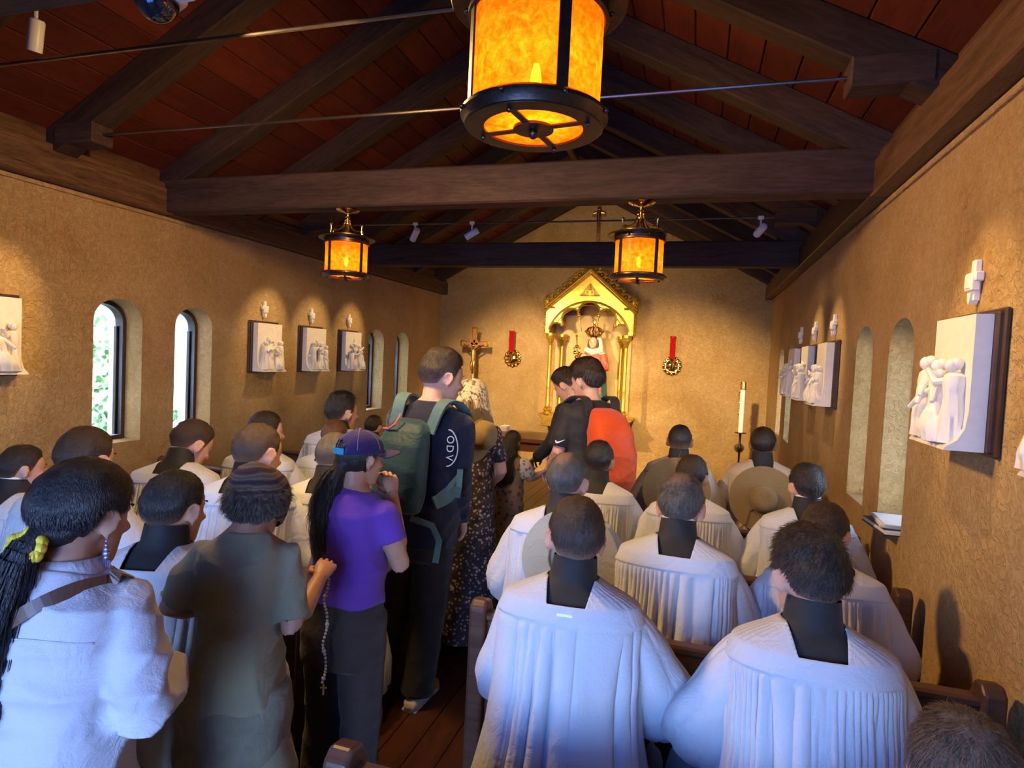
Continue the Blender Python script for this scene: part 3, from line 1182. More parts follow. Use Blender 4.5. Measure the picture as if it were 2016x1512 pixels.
mb = MB()
folded(mb, [(0, .20, .16, 0, 0), (.25, .19, .15, 0, 0), (.5, .175, .14, 0, 0), (.7, .16, .12, 0, 0), (.82, .165, .115, 0, 0), (.92, .15, .10, 0, 0), (.97, .06, .06, 0, 0)])
for s, w in ((-1, (-.10, -.16, .72)), (1, (.03, -.17, .74))):
    mb.tube([(s * .14, 0, .90), (s * .20, -.07, .73), w], [.065, .068, .05], 10)
mb.build('robe', RED, stt, True)
mb = MB()
folded(mb, [(0.02, .235, .18, 0, .03), (.3, .225, .17, 0, .035), (.55, .2, .15, 0, .04), (.72, .185, .13, 0, .05), (.85, .17, .11, 0, .05), (.93, .10, .06, 0, .06)], amp=.05, k=7)
mb.build('mantle', BLUEP, stt, True)
mb = MB()
mb.ell((-.005, -.03, 1.085), (.062, .072, .088), 18, 14)
mb.ell((-.012, -.105, 1.075), (.010, .016, .018), 8, 6)
mb.ell((-.005, -.075, 1.03), (.032, .03, .025), 10, 8)
mb.tube([(0, 0, .96), (-.003, -.01, 1.04)], .036, 12)
for w in ((-.11, -.18, .73), (.02, -.19, .75)):
    mb.ell(w, (.03, .035, .025), 10, 8)
    for i in range(4):
        mb.tube([(w[0], w[1] - .01, w[2] + .012 - i * .011), (w[0] - .05, w[1] - .035, w[2] + .016 - i * .012)], .007, 6)
mb.build('head_and_hands', FLESH, stt, True)
mb = MB()
for s in (-1, 1):
    mb.ell((-.008 + s * .024, -.092, 1.088), (.011, .008, .0045), 8, 6)
    mb.tube([(-.008 + s * .012, -.098, 1.103), (-.008 + s * .038, -.088, 1.102)], .0028, 5)
mb.build('painted_eyes', BROWNP, stt)
mb = MB()
mb.ell((-.008, -.100, 1.042), (.012, .006, .005), 8, 6)
mb.build('painted_lips', RED, stt)
mb = MB()
mb.ell((0, .022, 1.118), (.070, .064, .078), 18, 12)
mb.tube([(-.06, -.02, 1.13), (-.07, -.03, 1.05), (-.06, -.03, .98)], [.018, .02, .014], 8)
mb.tube([(.055, -.02, 1.13), (.065, -.03, 1.05), (.055, -.03, .98)], [.018, .02, .014], 8)
mb.build('hair', BROWNP, stt, True)
mb = MB()
folded(mb, [(.84, .16, .10, .03, .03), (.93, .15, .105, .03, .02), (.985, .11, .085, .03, .015)], amp=.05, k=6)
mb.tube([(.12, -.04, .98), (.0, -.115, .94), (-.10, -.08, .985)], [.045, .05, .035], 10)
mb.tube([(.02, .045, 1.19), (.075, .025, 1.12), (.095, .02, 1.02), (.09, .02, .93)], [.045, .05, .05, .06], 12)
mb.build('veil', VEILP, stt, True)
mb = MB()
cz = 1.185
for i in range(16):
    a = 2 * PI * i / 16
    mb.ell((.085 * math.cos(a), .085 * math.sin(a), cz + .015), .014, 8, 6)
    if i % 2 == 0:
        mb.tube([(.085 * math.cos(a), .085 * math.sin(a), cz), (.125 * math.cos(a), .125 * math.sin(a), cz + .06), (.095 * math.cos(a), .095 * math.sin(a), cz + .115), (.02 * math.cos(a), .02 * math.sin(a), cz + .14)], [.012, .010, .010, .008], 6)
        mb.ell((.128 * math.cos(a), .128 * math.sin(a), cz + .065), .019, 8, 6)
mb.torus((0, 0, cz), .084, .013, 20, 6)
mb.ell((0, 0, cz + .155), .022, 10, 8)
mb.box((0, 0, cz + .20), (.012, .012, .06), .002)
mb.box((0, 0, cz + .205), (.042, .012, .012), .002)
mb.build('crown', GOLDSH, stt, True)
mb = MB()
mb.tube([(-.20, -.13, .62), (-.215, -.13, .95), (-.235, -.13, 1.16)], .012, 8)
for (x, z, r) in ((-.225, 1.02, .028), (-.25, .93, .03), (-.19, .92, .028), (-.22, .86, .035), (-.235, 1.17, .02), (-.26, .99, .018), (-.185, 1.0, .018)):
    mb.ell((x, -.13, z), r, 10, 8)
mb.build('sceptre', GOLDSH, stt, True)
mb = MB()
mb.ell((-.115, -.14, .86), (.05, .05, .058), 14, 10)
mb.tube([(-.115, -.12, .81), (-.12, -.11, .64)], [.06, .075], 12)
mb.build('child', FLESH, stt, True)

# ------------------------------------------------------------------ sanctuary lamps, cross, candle, altar
REDG, _n, _b = newmat('ruby_glass')
_b.inputs['Base Color'].default_value = (0.55, 0.01, 0.015, 1)
_b.inputs['Roughness'].default_value = 0.08
_b.inputs['Transmission Weight'].default_value = 0.35
for x, lb in ((-2.815, 'gold wall sconce with red glass, left of the gilded shrine'), (-0.36, 'gold wall sconce with red glass, right of the gilded shrine')):
    t = empty('sanctuary_lamp', (x, YB, 1.80))
    tag(t, lb, 'sconce', 'red glass sconces flanking the shrine')
    mb = MB()
    RX = Matrix.Rotation(PI / 2, 3, 'X')
    mb.lathe([(0, .0), (.135, .0), (.14, .01), (.12, .022), (.085, .018), (.075, .03), (.04, .045), (0, .05)], 30, (0, 0, 0), RX)
    for k in range(12):
        a = 2 * PI * k / 12
        mb.ell((.12 * math.cos(a), -.025, .12 * math.sin(a)), (.030, .018, .022), 8, 6, Matrix.Rotation(-a, 3, 'Y'))
    for k in range(8):
        a = 2 * PI * k / 8 + .2
        mb.tube([(.05 * math.cos(a), -.035, .05 * math.sin(a)), (.09 * math.cos(a + .2), -.03, .09 * math.sin(a + .2))], .012, 6)
    mb.build('backplate', GOLDSH, t, True)
    mb = MB()
    mb.tube([(0, -.04, -.02), (0, -.10, -.04), (0, -.12, .02), (0, -.12, .06)], [.018, .016, .016, .02], 10)
    mb.lathe([(0, .06), (.03, .06), (.05, .085), (.052, .10), (.046, .10), (0, .075)], 20, (0, -.12, 0))
    mb.build('arm', GOLDSH, t, True)
    mb = MB()
    mb.lathe([(0, .095), (.036, .095), (.041, .12), (.041, .41), (.050, .43), (.046, .43), (.037, .41), (.037, .12), (0, .11)], 24, (0, -.12, 0))
    mb.build('glass', REDG, t, 'all')
    mb = MB()
    mb.lathe([(0, .11), (.030, .11), (.030, .25), (.004, .26), (0, .26)], 16, (0, -.12, 0))
    mb.build('candle', WAX, t, True)

t = empty('processional_cross', (-3.33, 9.0, 0))
tag(t, 'tall brass processional cross with figure, left of the shrine', 'crucifix')
COPPER = mat_plain('coppery_enamel', (0.55, 0.24, 0.09), 0.35, 0.7, 0.15, 30)
MFc = Matrix(((1, 0, 0, 0), (0, 0, -1, 0), (0, 1, 0, 2.0), (0, 0, 0, 1)))
out = []


def flare(ang, l, w0, w1):
    c, s = math.cos(ang), math.sin(ang)
    return [(c * a - s * b, s * a + c * b) for a, b in ((w0 * 1.2, -w0), (l, -w1), (l, w1), (w0 * 1.2, w0))]


o = flare(0, .225, .022, .045) + flare(PI / 2, .25, .022, .045) + flare(PI, .225, .022, .045) + flare(-PI / 2, .46, .022, .03)
curve_plate('cross', [o], .018, BRASS, t, .003, MFc)
mb = MB()
for ang, l in ((0, .205), (PI / 2, .23), (PI, .205)):
    q = flare(ang, l, .012, .030)
    mb.prism(q, lambda u, v: (u, -.010, v + 2.0), lambda u, v: (u, -.014, v + 2.0))
mb.lathe([(0, .010), (.075, .010), (.075, .018), (.06, .018), (.055, .014), (0, .014)], 24, (0, 0, 2.0), Matrix.Rotation(PI / 2, 3, 'X'))
mb.build('inlay', COPPER, t)
mb = MB()
SILV = BRASS
mb.tube([(0, -.04, 1.62), (.005, -.045, 1.72), (0, -.045, 1.80), (0, -.04, 1.90)], [.018, .028, .03, .035], 10)
mb.ell((0, -.05, 1.965), (.024, .026, .032), 10, 8)
for s in (-1, 1):
    mb.tube([(s * .03, -.04, 1.90), (s * .09, -.035, 1.94), (s * .165, -.025, 1.985)], [.016, .013, .009], 8)
    mb.tube([(s * .015, -.04, 1.73), (s * .02, -.06, 1.64), (0, -.035, 1.54)], [.022, .018, .012], 8)
mb.build('figure', SILV, t, True)
mb = MB()
mb.lathe([(0, 0), (.16, 0), (.16, .03), (.06, .06), (.03, .12), (.016, .14), (.016, 1.40), (.03, 1.42), (.034, 1.44), (.03, 1.46), (.018, 1.48), (.018, 1.56), (0, 1.56)], 16)
mb.build('staff', BRASS, t, True)

t = empty('paschal_candle', (0.59, 8.6, 0))
tag(t, 'tall white candle with brass cap on a slim black iron stand', 'candle')
mb = MB()
mb.lathe([(0, .97), (.032, .97), (.032, 1.55), (0, 1.56)], 24)
mb.build('candle', WAX, t, True)
mb = MB()
mb.lathe([(0, 1.53), (.036, 1.53), (.037, 1.62), (.034, 1.635), (.0, 1.64)], 24)
mb.build('brass_cap', BRASS, t, True)
mb = MB()
for z in (1.50, 1.47, 1.43, 1.36, 1.22):
    mb.ell((-.038, -.012, z), (.012, .012, .016), 8, 6)
mb.box((-.034, -.01, 1.40), (.008, .008, .26))
mb.build('wax_grains', BRASS, t, True)
IRONB = mat_plain('black_iron', (0.02, 0.017, 0.015), 0.4, 0.6, 0.2)
mb = MB()
mb.lathe([(0, .955), (.075, .962), (.078, .968), (.06, .972), (0, .972)], 24)
mb.lathe([(0, .96), (.016, .96), (.013, .80), (.03, .77), (.03, .75), (.013, .72), (.011, .30), (.02, .28), (.012, .25), (0, .25)], 14)
for k in range(3):
    a = 2 * PI * k / 3
    mb.tube([(0, 0, .30), (.12 * math.cos(a), .12 * math.sin(a), .16), (.22 * math.cos(a), .22 * math.sin(a), .012)], [.014, .012, .014], 8)
mb.build('stand', IRONB, t, True)
mb = MB()
mb.lathe([(0, .0), (.062, 0), (.062, .006), (0, .008)], 24, (0, .04, .76), Matrix.Rotation(PI / 2, 3, 'X'))
mb.build('medallion', BRASS, t)

t = empty('altar_table', (-1.55, 6.85, 0))
tag(t, 'polished wooden altar table in front of the gilded shrine', 'altar')
mb = MB()
mb.box((0, 0, .905), (1.72, .72, .045), .006)
mb.build('top', ALTARW, t)
mb = MB()
mb.box((0, 0, .83), (1.60, .60, .105), .004)
mb.build('apron', ALTARW, t)
for s in (-1, 1):
    for q in (-1, 1):
        mb = MB()
        mb.box((s * .72, q * .24, .39), (.10, .10, .78), .008)
        mb.build('leg', ALTARW, t)
t = empty('altar_step', (-1.9, 7.06, .9275))
tag(t, 'low pale box standing on the left of the altar top', 'box')
mb = MB()
mb.box((-.27, 0, .03), (.09, .16, .06), .004)
mb.build('box', PLASTER, t)
t = empty('gable_cross', (-1.555, YB, 3.6))
tag(t, 'slender brown wooden crucifix high on the gable wall', 'crucifix')
mb = MB()
mb.box((0, -.02, .26), (.055, .04, .62), .004)
mb.box((0, -.022, .43), (.20, .035, .05), .004)
mb.build('cross', ALTARW, t)
mb = MB()
mb.ell((0, -.05, .51), (.028, .03, .035), 10, 8)
mb.tube([(0, -.045, .47), (0, -.05, .34), (0, -.045, .14)], [.04, .03, .014], 10)
for s in (-1, 1):
    mb.tube([(s * .03, -.045, .46), (s * .09, -.045, .45)], [.014, .01], 8)
mb.build('figure', BRASS, t, True)

# ------------------------------------------------------------------ pews
WALNUT = PEWM


def pew(x0, x1, y, label):
    root = empty('pew', ((x0 + x1) / 2, y, 0))
    tag(root, label, 'pew', 'wooden pews in the nave')
    w = x1 - x0
    mb = MB()
    mb.box((0, 0.0, .60), (w - .08, .035, .46), .006)
    mb.build('back', WALNUT, root)
    mb = MB()
    mb.box((0, -.004, .845), (w - .08, .055, .03), .008)
    mb.build('top_rail', WALNUT, root)
    mb = MB()
    mb.box((0, .15, .42), (w - .08, .27, .035), .008)
    mb.build('seat', WALNUT, root)
    for s in (-1, 1):
        mb = MB()
        pts = [(-.055, 0), (.26, 0), (.26, .44), (.24, .52), (.10, .60), (.06, .84), (.03, .895), (-.02, .905), (-.05, .88)]
        xx = s * (w / 2 - .04)
        mb.prism(pts, lambda u, v: (xx - .032, u, v), lambda u, v: (xx + .032, u, v))
        o = mb.build('end_panel', WALNUT, root)
        m = o.modifiers.new('b', 'BEVEL')
        m.width = .012
        m.segments = 3
        m.limit_method = 'ANGLE'
    mb = MB()
    mb.box((0, -.34, .145), (w - .16, .17, .05), .02)
    mb.build('kneeler', mat_plain('kneeler_leather', (.06, .02, .015), .45) if 'kneeler_leather' not in bpy.data.materials else bpy.data.materials['kneeler_leather'], root)
    return root


ROWY = [1.22, 2.15, 2.97, 3.83, 5.02]
ROWL = [1.22, 2.15, 2.98, 3.85, 4.80]
RN = ['nearest', 'second', 'third', 'fourth', 'front']
for i, y in enumerate(ROWY):
    pew(-.76, .93, y, '%s dark wooden pew of the block along the right wall' % RN[i])
    pew(-4.02, -1.42, ROWL[i], '%s dark wooden pew of the block along the left wall' % RN[i])
# papers on the right sill
t = empty('hymn_booklet', (XR + .06, 3.50, SILL))
tag(t, 'stack of pale booklets lying on the sill of the near right window', 'booklet')
mb = MB()
mb.box((0.0, 0, .012), (.26, .30, .022), .003, Matrix.Rotation(.08, 3, 'Z'))
mb.box((.0, .01, .034), (.24, .28, .018), .003, Matrix.Rotation(-.1, 3, 'Z'))
mb.build('pages', PLASTER, t)
mb = MB()
mb.box((-.004, .004, .0235), (.262, .30, .003), .001, Matrix.Rotation(.08, 3, 'Z'))
mb.box((-.006, 0, .0015), (.268, .31, .003), .001, Matrix.Rotation(.08, 3, 'Z'))
mb.build('dark_covers', BLACK, t)
mb = MB()
mb.box((0.005, -.005, .046), (.23, .27, .005), .001, Matrix.Rotation(-.04, 3, 'Z'))
mb.build('cover', WHITEPL, t)

# ------------------------------------------------------------------ people: materials
def mat_skin(name, col):
    m, nt, b = newmat(name)
    v = coords(nt)
    n = nz(nt, v, 26, 4)
    lo = (col[0] * .9, col[1] * .82, col[2] * .8)
    nt.links.new(ramp(nt, n, [(0.35, lo), (0.65, col)]), b.inputs['Base Color'])
    b.inputs['Roughness'].default_value = 0.5
    b.inputs['Subsurface Weight'].default_value = 0.12
    b.inputs['Subsurface Radius'].default_value = (0.012, 0.004, 0.002)
    b.inputs['Subsurface Scale'].default_value = 0.6
    return m


SKIN = {'fair': mat_skin('skin_fair', (0.60, 0.34, 0.24)), 'mid': mat_skin('skin_mid', (0.47, 0.25, 0.16)), 'tan': mat_skin('skin_tan', (0.36, 0.18, 0.10))}
SKCOL = {'fair': (0.52, 0.29, 0.20), 'mid': (0.42, 0.22, 0.14), 'tan': (0.32, 0.16, 0.09)}


def mat_hair(name, col, hi, rough=0.42, skin=(0.4, 0.22, 0.15)):
    m, nt, b = newmat(name)
    at = nt.nodes.new('ShaderNodeAttribute')
    at.attribute_name = 'shade'
    v = coords(nt)
    n = nz(nt, coords(nt, (1, 1, .14)), 240, 3, 0.65)
    mx = nt.nodes.new('ShaderNodeMix')
    mx.data_type = 'FLOAT'
    mx.inputs[0].default_value = 0.4
    nt.links.new(at.outputs['Fac'], mx.inputs[2])
    nt.links.new(n, mx.inputs[3])
    c = ramp(nt, mx.outputs[0], [(0.25, col), (0.75, hi)])
    fa = nt.nodes.new('ShaderNodeAttribute')
    fa.attribute_name = 'fade'
    mc = nt.nodes.new('ShaderNodeMix')
    mc.data_type = 'RGBA'
    nt.links.new(fa.outputs['Fac'], mc.inputs[0])
    nt.links.new(c, mc.inputs[6])
    mc.inputs[7].default_value = (*[s * .8 for s in skin], 1)
    nt.links.new(mc.outputs[2], b.inputs['Base Color'])
    b.inputs['Roughness'].default_value = rough
    b.inputs['Specular IOR Level'].default_value = 0.45
    v2 = coords(nt, (1, 1, .14))
    bump(nt, b, nz(nt, v2, 330, 3, 0.7), 0.9, 0.004)
    return m


HAIR = {'black': mat_hair('black_hair', (.006, .005, .006), (.020, .016, .016), .35), 'dark': mat_hair('dark_brown_hair', (.009, .0055, .0045), (.036, .021, .015)),
        'brown': mat_hair('brown_hair', (.017, .009, .006), (.062, .034, .022)), 'light': mat_hair('light_brown_hair', (.034, .020, .013), (.105, .064, .040)),
        'red': mat_hair('reddish_hair', (.055, .022, .011), (.16, .07, .036)), 'gray': mat_hair('gray_hair', (.030, .024, .020), (.145, .125, .105)),
        'ash': mat_hair('ash_brown_hair', (.045, .028, .019), (.17, .12, .088)),
        'salt': mat_hair('salt_and_pepper_hair', (.016, .014, .013), (.13, .12, .11)), 'curl': mat_hair('wavy_blond_brown_hair', (.07, .04, .022), (.26, .165, .095))}


def mat_cloth(name, col, var=0.06, rough=0.8, weave=260, sheen=0.15, bs=0.15, scale=5, crease=13):
    m, nt, b = newmat(name)
    v = coords(nt)
    n = nz(nt, v, scale, 3)
    nt.links.new(ramp(nt, n, [(0.3, tuple(c * (1 - var) for c in col)), (0.7, tuple(min(1, c * (1 + var)) for c in col))]), b.inputs['Base Color'])
    b.inputs['Roughness'].default_value = rough
    b.inputs['Specular IOR Level'].default_value = 0.2
    b.inputs['Sheen Weight'].default_value = sheen
    # crumpled cloth: broad soft creases with the weave on top
    cr = nz(nt, v, crease, 5, 0.55, 1.6)
    ma = nt.nodes.new('ShaderNodeMath')
    ma.operation = 'MULTIPLY_ADD'
    nt.links.new(nz(nt, v, weave, 2, 0.6), ma.inputs[0])
    ma.inputs[1].default_value = bs
    nt.links.new(cr, ma.inputs[2])
    bump(nt, b, ma.outputs[0], 0.55, 0.011)
    return m


WHITEC = mat_cloth('white_linen', (0.53, 0.55, 0.60), 0.02)
CREAM_WARMLIT = mat_cloth('cream_warmlit_linen', (0.52, 0.43, 0.33), 0.03)  # front-row surplices: warm lamplight put into the linen colour; the bag is cream
BLOUSE = mat_cloth('white_blouse_cotton', (0.48, 0.47, 0.50), 0.03)
OLIVE = mat_cloth('olive_knit', (0.26, 0.25, 0.165), 0.12, 0.9, 180)
PURPLE = mat_cloth('purple_jersey', (0.13, 0.045, 0.34), 0.08)
NAVY = mat_cloth('navy_fleece', (0.008, 0.010, 0.028), 0.15)
CHARC = mat_cloth('charcoal_trouser', (0.020, 0.017, 0.018), 0.15)
BROWNT = mat_cloth('dark_brown_trouser', (0.042, 0.030, 0.028), 0.15)
DENIM = mat_cloth('grey_blue_denim', (0.085, 0.125, 0.17), 0.15, 0.8, 300)
TEAL = mat_cloth('teal_nylon', (0.007, 0.034, 0.042), 0.15, 0.5, 200)
TEALL = mat_cloth('grey_teal_strap', (0.055, 0.115, 0.125), 0.1, 0.6, 300)
ORANGE = mat_cloth('orange_nylon', (0.56, 0.062, 0.008), 0.08, 0.5, 200)
TANHAT = mat_cloth('tan_felt', (0.235, 0.16, 0.07), 0.06, 0.9, 120)
SAGEHAT = mat_cloth('pale_khaki_canvas', (0.40, 0.375, 0.27), 0.04, 0.9, 160)
SHOEW = mat_cloth('pale_canvas_shoe', (0.48, 0.44, 0.40), 0.1)
SHOEB = mat_plain('black_leather_shoe', (0.012, 0.01, 0.01), 0.35)
COLLARW = mat_plain('white_collar', (0.85, 0.85, 0.85), 0.4, 0, 0.02)
EYEW = mat_plain('eye_white', (0.42, 0.38, 0.36), 0.3, 0, 0.02)
EYED = mat_plain('dark_iris', (0.03, 0.015, 0.01), 0.1, 0, 0.02)
LEATHER = mat_plain('brown_leather', (0.10, 0.045, 0.025), 0.45, 0, 0.2)


def mat_floral(name, base, f1, f2, sc=55):
    m, nt, b = newmat(name)
    v = coords(nt)
    vo = nt.nodes.new('ShaderNodeTexVoronoi')
    vo.inputs['Scale'].default_value = sc
    nt.links.new(v, vo.inputs[0])
    n = nz(nt, v, sc * .9, 3, 0.6, 1.0)
    ad = nt.nodes.new('ShaderNodeMath')
    ad.operation = 'MULTIPLY_ADD'
    nt.links.new(n, ad.inputs[0])
    ad.inputs[1].default_value = 0.9
    nt.links.new(vo.outputs[0], ad.inputs[2])
    nt.links.new(ramp(nt, ad.outputs[0], [(0.68, f1), (0.78, f2), (0.86, base), (1.0, base)]), b.inputs['Base Color'])
    b.inputs['Roughness'].default_value = 0.85
    return m


FLORAL1 = mat_floral('dark_floral_print', (0.022, 0.017, 0.03), (0.34, 0.27, 0.25), (0.11, 0.07, 0.08), 46)
FLORAL2 = mat_floral('brown_floral_print', (0.15, 0.10, 0.065), (0.05, 0.025, 0.02), (0.09, 0.05, 0.035), 24)
FLORAL3 = mat_floral('grey_floral_print', (0.36, 0.33, 0.32), (0.09, 0.075, 0.085), (0.2, 0.17, 0.17), 30)

# ------------------------------------------------------------------ people: anatomy
V = Vector


def smooth(e0, e1, x):
    t = max(0.0, min(1.0, (x - e0) / (e1 - e0)))
    return t * t * (3 - 2 * t)


def lerp(a, b, t):
    return a + (b - a) * t


def prof_at(prof, t):
    """prof: rows (t, ...) rising; linear-smooth interpolation"""
    if t <= prof[0][0]:
        return prof[0][1:]
    for a, b in zip(prof[:-1], prof[1:]):
        if t <= b[0]:
            k = (t - a[0]) / (b[0] - a[0])
            return tuple(lerp(x, y, k) for x, y in zip(a[1:], b[1:]))
    return prof[-1][1:]


TORSO = [(-.10, .14, .11, -.005), (-.02, .172, .125, -.012), (.08, .158, .11, -.005), (.20, .142, .10, .005), (.32, .160, .112, .0), (.42, .165, .108, -.012),
         (.475, .150, .088, -.018), (.515, .095, .066, -.018), (.545, .062, .058, -.012)]


def superring(c, rx, ry, n, M, p=2.3, z=0.0):
    out = []
    for k in range(n):
        a = 2 * PI * k / n
        ca, sa = math.cos(a), math.sin(a)
        out.append(M @ V((rx * math.copysign(abs(ca) ** (2 / p), ca), c + ry * math.copysign(abs(sa) ** (2 / p), sa), z)))
    return out


def hand(mb, w, d, up, curl, side, s=1.0, spread=.10, thumb_in=.5):
    """palm from wrist w along d; up = back of the hand; side +1: thumb on d x up side"""
    d = V(d).normalized()
    up = V(up)
    up = (up - d * up.dot(d)).normalized()
    x = d.cross(up) * side

    def P(a, b, c):
        return w + d * (a * s) + x * (b * s) + up * (c * s)
    rings = []
    for (a, hw, ht, c) in ((-.01, .026, .020, 0), (.02, .033, .019, .0), (.055, .041, .016, .002), (.085, .042, .014, .003), (.098, .036, .010, .001)):
        rings.append([P(a, hw * math.cos(t), c + ht * math.sin(t)) for t in [2 * PI * k / 12 for k in range(12)]])
    mb.loft(rings)
    for (b, ln, r, a0, sp) in ((.031, .072, .0088, .092, .5), (.0105, .080, .009, .097, .15), (-.0105, .074, .0087, .095, -.2), (-.031, .058, .0077, .086, -.6)):
        pts = [P(a0 - .02, b, .001)]
        ang = 0.0
        q = V((a0, b, 0.001))
        pts.append(P(*q))
        for f, c in ((.45, curl), (.32, curl * 1.1), (.23, curl * .8)):
            ang += c
            q = q + V((math.cos(ang) * ln * f, sp * spread * ln * f, -math.sin(ang) * ln * f))
            pts.append(P(*q))
        mb.tube(pts, [r * s, r * s, r * .96 * s, r * .86 * s, r * .62 * s], 8)
        mb.ell(pts[-1], r * .62 * s, 8, 5)
    t0 = V((.022, .028, -.004))
    t1 = V((.050, .052, -.014 * (1 + thumb_in)))
    t2 = V((.078, .056, -.024 * (1 + thumb_in)))
    t3 = V((.100, .050, -.032 * (1 + thumb_in)))
    pts = [P(*t0), P(*t1), P(*t2), P(*t3)]
    mb.tube(pts, [.014 * s, .0115 * s, .0105 * s, .007 * s], 8)
    mb.ell(pts[-1], .007 * s, 8, 5)


class Pers:
    pass


def head_geo(mb, H, s, fem=False, ears=True):
    """H: head matrix (origin between the eyes' level, +y forward)"""
    old = mb.M
    mb.M = H @ Matrix.Scale(s, 4)
    mb.ell((0, -.014, .018), (.0745, .096, .094), 24, 16)
    jw = .92 if fem else 1.0
    rings = []
    for (z, rx, yf, yb) in ((.062, .060, .076, -.03), (.035, .067, .083, -.04), (.012, .068, .080, -.05), (-.015, .066, .081, -.05), (-.042, .060 * jw, .081, -.04), (-.065, .052 * jw, .080, -.025), (-.085, .043 * jw, .080, -.005), (-.100, .034 * jw, .079, .015), (-.112, .024 * jw, .073, .028)):
        cy, ry = (yf + yb) / 2, (yf - yb) / 2
        rings.append([V((rx * math.copysign(abs(math.cos(a)) ** .88, math.cos(a)), cy + ry * math.copysign(abs(math.sin(a)) ** .85, math.sin(a)), z)) for a in [2 * PI * k / 24 for k in range(24)]][::-1])
    mb.loft(rings)
    mb.ell((0, .074, .020), (.050, .014, .010), 14, 8)
    for sx in (-1, 1):
        mb.ell((sx * .040, .062, -.022), (.020, .020, .014), 10, 8)
    mb.tube([(0, .080, .014), (0, .092, -.010), (0, .104, -.030)], [.008, .0095, .0125], 10)
    for sx in (-1, 1):
        mb.ell((sx * .011, .093, -.034), (.009, .012, .008), 8, 6)
    mb.ell((0, .081, -.0585), (.023, .010, .0055), 12, 6)
    mb.ell((0, .080, -.069), (.019, .010, .006), 12, 6)
    mb.ell((0, .072, -.100), (.018, .014, .013), 10, 8)
    if ears:
        for sx in (-1, 1):
            R = Matrix.Rotation(sx * -.42, 3, 'Z') @ Matrix.Rotation(-.15, 3, 'X')
            c = V((sx * .079, -.012, -.006))
            mb.ell(c, (.0065, .017, .029), 10, 10, R)
            pts = []
            for k in range(12):
                a = math.radians(-70 + 250 * k / 11)
                pts.append(c + R @ V((sx * .006, .018 * math.cos(a), .006 + .026 * math.sin(a) * (1 if a > 0 else 1.1))))
            mb.tube(pts, .0048, 6)
            mb.ell(c + R @ V((0, .006, -.031)), (.0055, .0075, .009), 8, 6)
            mb.ell(c + R @ V((-sx * .008, .0, 0)), (.012, .012, .022), 8, 8, R)
    mb.M = old


